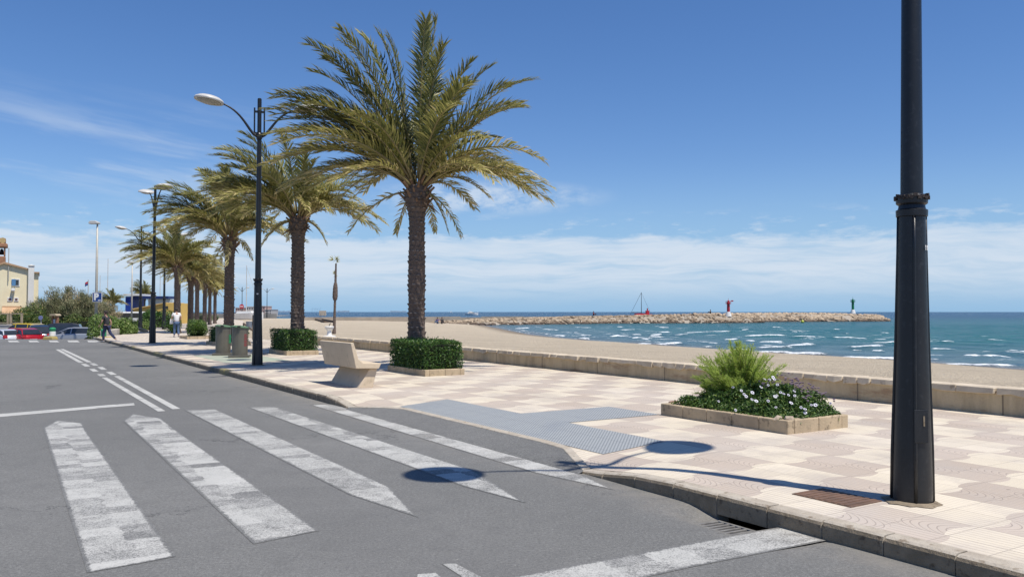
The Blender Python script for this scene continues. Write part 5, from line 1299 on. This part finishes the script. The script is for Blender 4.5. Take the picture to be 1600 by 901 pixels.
def carat(px, Y): return ((px-800)/FPX*Y, Y, GZ)
car('silver grey hatchback seen from the side beside the oleander bush', carat(121, 60), R(180-2), (.33, .35, .39), 4.3, 1.8, 1.40, metal=.3)
car('dark grey estate car parked behind the silver hatchback', carat(88, 66), R(200), (.03, .03, .035), 4.2, 1.76, 1.62)
car('dark navy hatchback behind the green recycling post', carat(62, 62.5), R(120), (.012, .018, .04), 4.0, 1.75, 1.52)
car('bright red hatchback in the parking lot', carat(29, 59), R(150), (.45, .012, .02), 3.9, 1.7, 1.36)
car('yellow van shaped car behind the red hatchback', carat(36, 64.5), R(165), (.72, .50, .02), 4.0, 1.75, 1.62)
car('white hatchback cut by the left edge of the picture', carat(0, 58.5), R(150), (.72, .73, .75), 4.0, 1.72, 1.30)
def white_van():
    p = carat(197, 100); t = thing('parked_van', 'white van parked beyond the shrubs left of the blue gate', 'van', (p[0], 100, -.12), R(185)); b = MB(); b.prism([(-2.2, .3), (2.3, .3), (2.35, .85), (1.75, 1.0), (1.2, 1.75), (-2.2, 1.8)], -.9, .9); b.build('body', M_WHITE, t, bevel=.1)
    b = MB(); b.prism([(-1.9, 1.05), (1.45, 1.05), (1.05, 1.6), (-1.9, 1.6)], -.91, .91); b.build('window', M_GLASS, t)
    for x in (-1.4, 1.5):
        for s in (-1, 1): b = MB(); b.lathe([(.34, -.1), (.34, .1)], 18, (x, s*.85, .33), M=Matrix.Rotation(R(90), 4, 'X')); b.build('wheel', M_BLACK, t)
white_van()
# green recycling posts with their yellow kerb islands
M_YEL = pmat('yellow_kerb_paint', (.45, .33, .08), (.36, .28, .12), 4, .8)
for px, lb, lk, full in ((64, 'green recycling post with a pale notice in front of the navy car', 'yellow painted kerb island under the green recycling post', 1), (146, 'narrow green post beside the nose of the silver hatchback', 'yellow painted kerb stone beside the oleander bush', 0)):
    p = at(px, 531, .0); t = thing('green_post', lb, 'post', (p.x, p.y+1.2, -.1), 0, 'green posts at the far crossing'); r = .165 if full else .15; b = MB()
    hgt = .82 if full else .72
    b.lathe([(r, 0), (r, hgt*.82), (r*1.15, hgt*.84), (r*1.1, hgt*.92), (r*.6, hgt)], 18); b.build('body', M_GREENS, t, smooth='auto')
    if full: b = MB(); b.lathe([(r+.012, .30), (r+.012, .58)], 18, caps=False); b.build('notice', M_WHITE, t)
    b = MB(); b.prism([(-.32, 0), (.32, 0), (.26, .2), (-.26, .2)], -.3, .3); o = b.build('kerb_island', M_YEL, None, bevel=.04); o.location = (p.x+(.1 if full else .3), p.y+.8, -.02); tag(o, lk, 'kerb island')

# ------------------------------------------------------------------ left background vegetation, structures
M_TAM = leafmat('tamarisk_leaf', (.11, .125, .05), (.22, .215, .11), (.40, .32, .19), .6, .3)
M_HDG2 = leafmat('mixed_hedge_leaf', (.045, .085, .018), (.13, .18, .04), (.36, .31, .08), .5, .25)
M_OLE = leafmat('oleander_leaf', (.10, .17, .035), (.22, .31, .08), (.38, .40, .18), .45, .3)
def wispy_tree(label, px, Y, z0, z1, w, n, seed, vb=.4):
    t = thing('tamarisk_tree', label, 'tree', ((px-800)/FPX*Y, Y, z0), 0, 'tamarisks behind the parking lot'); rng = random.Random(seed); mb = MB(); H = z1-z0; st = MB(); st.tube([(0, 0, 0), (.2, 0, H*.3), (.1, 0, H*.5)], [.22, .16, .1], 7)
    for i in range(60):
        a = rng.uniform(0, 6.28); rr = rng.uniform(.2, 1)*w/2; top = Vector((math.cos(a)*rr, math.sin(a)*rr*.7, H*rng.uniform(.45, 1.0)*(1-.35*(rr/(w/2))**2))); base = Vector((top.x*.25, top.y*.25, H*.25)); mid = base.lerp(top, .6)+Vector((0, 0, H*.08)); st.tube([base, mid, top], [.04, .025, .01], 4)
        vb_ = vb+rng.gauss(0, .2)
        for j in range(n//60):
            u = rng.uniform(.2, 1.04); p = base.lerp(mid, u/.6) if u < .6 else mid.lerp(top, (u-.6)/.4); p = p+Vector((rng.gauss(0, 1), rng.gauss(0, 1), rng.gauss(0, .8)))*.26*(1.2-u*.6)
            d = Vector((rng.gauss(-.15, .5), rng.gauss(0, .5), rng.uniform(.3, 1.2))).normalized()*rng.uniform(.14, .34); ww = d.orthogonal().normalized()*.022; v = min(1, max(0, vb_+rng.gauss(0, .12))); mb.add([p-ww, p+ww, p+d], [(0, 1, 2)], 0, v)
    c = mb.build('crown', M_TAM, t, recalc=False); st.build('trunk', M_TWIG, t)
wispy_tree('large brownish tamarisk behind the middle of the hedge', 100, 78, -.88, 4.2, 5.6, 16000, 1, .55)
wispy_tree('greyish green tamarisk left of the brownish one', 78, 82, -.88, 3.6, 4.6, 12000, 2, .35)
wispy_tree('low olive tamarisk left of the P sign lamp', 132, 79, -.88, 3.9, 5.2, 15000, 3, .5)
wispy_tree('small tamarisk just right of the P sign lamp', 163, 84, -.88, 3.0, 3.6, 8000, 4, .75)
wispy_tree('tamarisk between the brownish one and the P sign', 117, 84, -.88, 3.6, 4.2, 9000, 5, .8)
def hedgerow(label, pxa, pxb, pyt, Y, n, seed, m=M_HDG2, dep=1.8, size=.15, z0=GZ):
    a, b_ = atY(pxa, pyt, Y), atY(pxb, pyt, Y); w = b_.x-a.x; H = a.z-z0; t = thing('hedge', label, 'hedge', ((a.x+b_.x)/2, Y, z0), 0); rng = random.Random(seed); mb = MB(); P, Q = [], []
    nb = max(3, int(w/1.2)); blobs = [(rng.uniform(-.5, .5)*w*.86, rng.uniform(-.3, .3)*dep, H*rng.uniform(.3, .72), H*rng.uniform(.22, .38)) for _ in range(nb*3)]
    for i in range(n):
        x, y, z, r = rng.choice(blobs); d = Vector((rng.gauss(0, 1)*1.3, rng.gauss(0, 1), rng.gauss(0, 1)*.9)).normalized()*r*(1-abs(rng.gauss(0, .15))); P.append(Vector((x, y, z))+d); Q.append(d)
    leaf_quads(mb, P, Q, size, rng, .42, .28); fo = mb.build('foliage', m, t, recalc=False); c = MB(); c.box(-w*.44, w*.44, -dep*.22, dep*.22, 0, H*.68); c.build('branches', M_DARKB, fo)
hedgerow('tall dense dark green hedge in front of the tamarisks, left part', 38, 84, 485, 74, 11000, 1)
hedgerow('yellowish green hedge behind the silver car and P sign', 88, 152, 488, 75, 12000, 2)
hedgerow('small dark hedge at the far left by the pergola', -12, 12, 483, 78, 3000, 3)
hedgerow('light green oleander bush behind the striding man', 153, 203, 490, 56.5, 14000, 4, M_OLE, 1.8, .16)
hedgerow('lower shrubs behind the low white wall right of the striding man', 192, 240, 498, 68, 8000, 5, M_OLE, 1.6, .14)
hedgerow('tall round bush behind the two closely spaced lamps', 228, 268, 478, 80, 9000, 6, M_HEDGE, 2.2, .16)
hedgerow('fig bush with reaching branches in front of the cream house', 28, 62, 468, 76, 4500, 7, M_HDG2, 1.6, .2)
# lamp with parking sign
M_GALV = pmat('galvanised_pole', (.50, .47, .40), (.42, .40, .35), 2, .5, metal=.1)
def cobra_lamp(label, px, top, base, Y, ln=.9):
    p = atY(px, base, Y); zt = HC+(487-top)/FPX*Y; t = thing('tall_street_lamp', label, 'street lamp', (p.x, Y, GZ), 0, 'tall pale street lamps by the parking lot'); H = zt-GZ; b = MB(); b.tube([(0, 0, 0), (0, 0, H*.6), (0, 0, H)], [.11, .085, .055], 12); b.build('pole', M_GALV, t, smooth=True)
    b = MB(); b.prism([(-ln*.72, H-.12), (.12, H-.12), (.14, H-.02), (-.1, H+.10), (-ln*.6, H+.10), (-ln*.75, H)], -.17, .17); b.build('lamp_head', M_HEAD, t, bevel=.03); return t
Tp = cobra_lamp('tall pale street lamp carrying the blue parking sign', 150.5, 347, 495, 57, .75)
cobra_lamp('smaller pale street lamp in front of the blue gate building', 206, 409.5, 495, 95, .75)
M_PBLUE = pmat('parking_blue', (.015, .06, .25), (.012, .05, .2), 3, .4)
def psign():
    Y = 56.75; p = atY(152, 464, Y); t = thing('parking_sign', 'square blue parking sign with a white P', 'road sign', (p.x, Y, p.z)); s = .33; b = MB(); b.box(-s, s, -.015, .015, -s, s); b.build('border', M_WHITE, t)
    b = MB(); b.box(-s*.9, s*.9, -.021, -.0155, -s*.9, s*.9); pn = b.build('panel', M_PBLUE, t)
    g = glyph(pn, 'letter', 'P', .62, Matrix.Translation((-.07, -.025, -.0)) @ Matrix.Rotation(R(90), 4, 'X'), M_WHITE, .002, .055)
    b = MB(); b.box(.06, .24, -.026, -.022, -.25, -.19); b.build('underline', M_WHITE, pn)
psign()
# cream house
M_CREAM = pmat('cream_render', (.82, .73, .50), (.77, .67, .45), .5, .9, .2, 20); M_TERRA = pmat('terracotta', (.36, .18, .10), (.28, .14, .08), 2, .85, .4, 8); M_ROOFT = pmat('clay_roof_tiles', (.50, .33, .20), (.42, .26, .15), 1.5, .85, .5, 10)
M_SHUT = pmat('blue_shutter', (.10, .24, .42), (.08, .2, .36), 2, .6); M_BRICKW = pmat('brown_window', (.16, .07, .05), (.12, .06, .05), 2, .6)
def house():
    Y = 82.0; X = lambda px: (px-800)/FPX*Y; Z = lambda py: HC+(487-py)/FPX*Y
    t = thing('cream_house', 'cream rendered two storey house with white chimney at the left edge', 'house', (X(30), Y, GZ), R(30)); t.scale = (.87, 1, 1); ox, oz = X(30), GZ
    x = lambda px: X(px)-ox; z = lambda py: Z(py)-oz
    b = MB(); b.prism([(x(-60), 0), (x(52), 0), (x(52), z(425)), (x(43), z(420)), (x(7), z(411)), (x(-60), z(440))], 0, 9); b.build('wall', M_CREAM, t)
    b = MB(); b.box(x(52), x(59.5), .6, 9, 0, z(425.5)); b.build('side_wall', M_CREAM, t)
    b = MB(); b.prism([(x(6), z(412.5)), (x(44), z(421)), (x(44), z(419)), (x(6), z(409.5))], -.25, 9.2); b.prism([(x(6), z(412.5)), (x(-62), z(441)), (x(-62), z(438.5)), (x(6), z(409.5))], -.25, 9.2); b.box(x(52), x(61), .3, 9.2, z(425.5), z(423.8)); rf = b.build('roof', M_ROOFT, t)
    b = MB(); b.box(x(43.5), x(52.5), -.35, .9, 0, z(415)); b.box(x(43), x(53.2), -.42, .95, z(415), z(414)); b.prism([(x(44.5), z(414)), (x(51.5), z(414)), (x(48), z(412.6))], -.2, .7); b.build('chimney', pmat('white_render', (.74, .72, .67), (.68, .66, .6), 1, .9), rf)
    def w(px0, px1, py0, py1, m, name='window'):
        f = MB(); f.box(x(px0), x(px1), -.06, .05, z(py1), z(py0)); fo = f.build(name, m, t); g = MB(); g.box(x(px0)+.1, x(px1)-.1, -.09, -.063, z(py1)+.1, z(py0)-.1); return fo, g
    fo, g = w(17.5, 30.5, 435.5, 447, M_WHITE); g.build('pane', M_GLASS, fo); g = MB(); g.box(x(18.2), x(24.2), -.15, -.1, z(446.2), z(436.2)); g.build('shutter', M_SHUT, fo)
    for a in (12, 22): fo, g = w(a, a+7, 464.5, 470.5, M_WHITE); g.build('pane', M_BRICKW, fo)
    b = MB(); b.box(x(17.5), x(23.5), -.5, -.07, z(455), z(450.5)); b.build('air_conditioner', M_WHITE, t, bevel=.05)
    b = MB(); b.prism([(-1.6, z(490.5)), (0, z(480)), (0, z(479.2)), (-1.65, z(489.6))], x(4), x(34), 'x'); b.box(x(4), x(34), -.08, -.01, z(479.5), z(478)); b.build('porch_roof', M_ROOFT, t)
    b = MB(); b.box(x(20), x(29), -.05, .02, z(507), z(491)); b.build('door', M_WHITE, t)
    b = MB(); b.tube([(x(13), -.15, z(440)), (x(13), -.15, z(388))], .05, 5); b.build('aerial', M_GALV, t)
house()
def tower():
    Y = 96.0; X = lambda px: (px-800)/FPX*Y; Z = lambda py: HC+(487-py)/FPX*Y-GZ
    t = thing('brick_tower', 'terracotta bell tower rising behind the cream house', 'tower', (X(0), Y, GZ), R(30)); t.scale = (.87, 1, 1); x = lambda px: X(px)-X(0)
    b = MB(); b.box(x(-11), x(7), 0, 1.6, 0, Z(400)); b.box(x(-8), x(-3), 0, 1.6, Z(400), Z(385)); b.box(x(4.5), x(6.5), .0, 1.6, Z(400), Z(385)); b.box(x(-12), x(10), -.2, 1.8, Z(386), Z(380)); b.box(x(-9), x(7), 0, 1.6, Z(380), Z(371.5)); b.build('wall', M_TERRA, t, bevel=.08)
    b = MB(); b.lathe([(.34, 0), (.26, .25), (.18, .6), (.05, .7)], 14, (x(1), .8, Z(397))); b.build('bell', M_BLACK, t, smooth=True)
    b = MB(); b.lathe([(.35, -.03), (.35, .03)], 18, (x(2.5), -.04, Z(375.5)), M=Matrix.Rotation(R(90), 4, 'X')); b.build('clock', pmat('ochre_disc', (.5, .36, .16), None, 3, .7), t)
tower()
# pergola, low wall, kiosk, round sign
M_POST = pmat('pale_timber', (.42, .34, .23), (.34, .27, .18), 4, .8)
def pergola():
    Y = 71.0; X = lambda px: (px-800)/FPX*Y; Z = lambda py: HC+(487-py)/FPX*Y-GZ; t = thing('pergola', 'pale timber pergola frame in front of the cream house', 'pergola', (0, Y, GZ)); b = MB()
    for px in (-6, 13, 17.5, 34.5): b.box(X(px)-.07, X(px)+.07, -.07, .07, 0, Z(489.5))
    for a, c in ((-6, 13), (17.5, 34.5)):
        b.box(X(a)-.1, X(c)+.1, -.06, .06, Z(490.5), Z(489)); b.box(X(a), X(c), -.05, .05, Z(505), Z(503.5))
    b.build('frame', M_POST, t)
    t = thing('terrace_wall', 'low white terrace wall below the pergola', 'wall', (0, Y-.6, GZ)); b = MB(); b.box(X(-20), X(43), -.1, .1, 0, Z(508)); b.box(X(-20), X(44), -.15, .15, Z(508), Z(506.3)); b.build('wall_body', M_PALEB, t)
pergola()
def kiosk():
    Y = 70.0; X = lambda px: (px-800)/FPX*Y; Z = lambda py: HC+(487-py)/FPX*Y-GZ; t = thing('notice_board', 'covered notice board with a pale blue notice behind the dark cars', 'notice board', (X(87), Y, GZ)); x = lambda px: X(px)-X(87); b = MB()
    b.box(x(82), x(82)+.12, -.1, .1, 0, Z(492)); b.box(x(91.5)-.2, x(91.5), -.1, .1, 0, Z(492)); b.build('post', M_TERRA, t); b = MB(); b.prism([(x(81), Z(493)), (x(92.5), Z(493)), (x(90), Z(490)), (x(83), Z(490))], -.4, .4); b.build('roof', M_POST, t)
    b = MB(); b.box(x(83.5), x(89.5), -.06, -.01, Z(506.5), Z(498.5)); b.build('notice', pmat('pale_blue_notice', (.45, .52, .65), (.6, .62, .68), 2, .6), t)
    t = thing('round_sign', 'round blue road sign on a pale post left of the notice board', 'road sign', (X(80.5), Y-1.5, GZ)); b = MB(); b.tube([(0, 0, 0), (0, 0, Z(494))], .05, 8); b.build('post', M_GALV, t); b = MB(); b.lathe([(.18, -.02), (.18, .02)], 20, (0, -.08, Z(496)), M=Matrix.Rotation(R(90), 4, 'X')); b.build('disc', pmat('dull_blue', (.2, .22, .42), None, 3, .5), t)
kiosk()
def port_office():
    Y = 120.0; X = lambda px: (px-800)/FPX*Y; Z = lambda py: HC+(487-py)/FPX*Y-GZ
    BL = pmat('deep_blue_cladding', (.01, .05, .33), (.01, .045, .28), 1, .5); YE = pmat('ochre_render', (.62, .42, .12), (.55, .37, .1), .6, .85); DB = pmat('dark_blue_cladding', (.01, .03, .13), (.01, .025, .1), 1, .5)
    t = thing('blue_gate', 'blue portal frame with a white slab roof beyond the shrubs', 'gate building', (X(196), Y, GZ)); x = lambda px: X(px)-X(196)
    b = MB(); b.box(x(196), x(206), 0, 4, 0, Z(463)); b.build('pillar', BL, t); b = MB(); b.box(x(206), x(262), .1, 4, Z(466.5), Z(462.5)); b.build('beam', DB, t); b = MB(); b.box(x(194), x(218), -.3, 4.3, Z(461.9), Z(459)); b.build('roof', M_WHITE, t)
    b = MB(); b.box(x(227), x(265), 1, 4, 0, Z(466.8)); b.build('panel', pmat('pale_grey_panel', (.55, .62, .64), None, 1, .6), t)
    t = thing('yellow_building', 'ochre yellow harbour building with a sloping roofline behind the lamps', 'building', ((240-800)/FPX*(Y-14), Y-14, GZ)); Y2 = Y-14; X = lambda px: (px-800)/FPX*Y2; Z = lambda py: HC+(487-py)/FPX*Y2-GZ; x = lambda px: X(px)-X(240)
    b = MB(); b.prism([(x(208), 0), (x(272), 0), (x(272), Z(473.5)), (x(258), Z(473)), (x(208), Z(483))], 0, 6); b.build('wall', YE, t); b = MB(); b.box(x(257), x(263), -.05, 0, Z(482), Z(478)); b.build('window', M_GLASS, t)
    b = MB(); b.prism([(x(207), Z(483.6)), (x(258), Z(473.6)), (x(258), Z(472.4)), (x(207), Z(482.2))], -.2, 6.2); b.build('roof', pmat('ochre_edge', (.7, .5, .2), None, 1, .8), t)
port_office()
def flag():
    Y = 110.0; p = atY(137.5, 487, Y); zt = HC+(487-437)/FPX*Y; t = thing('flagpole', 'thin flagpole with a small red and blue flag above the tamarisks', 'flagpole', (p.x, Y, GZ)); b = MB(); b.tube([(0, 0, 0), (0, 0, zt-GZ)], .05, 6); b.build('pole', M_GALV, t)
    b = MB(); n = 8; V = []
    for i in range(n+1):
        u = i/n
        for k, h in enumerate((0, .35, .7)): V.append((-u*.45, .06*math.sin(u*7), zt-GZ-.15-h*.75-u*.28))
    b.add(V, [(3*i+k, 3*i+k+1, 3*i+k+4, 3*i+k+3) for i in range(n) for k in (0, 1)]); b.mi = [0, 1]*n; o = b.build('flag', [M_BRED, M_PBLUE], t); so = o.modifiers.new('s', 'SOLIDIFY'); so.thickness = .01
flag()
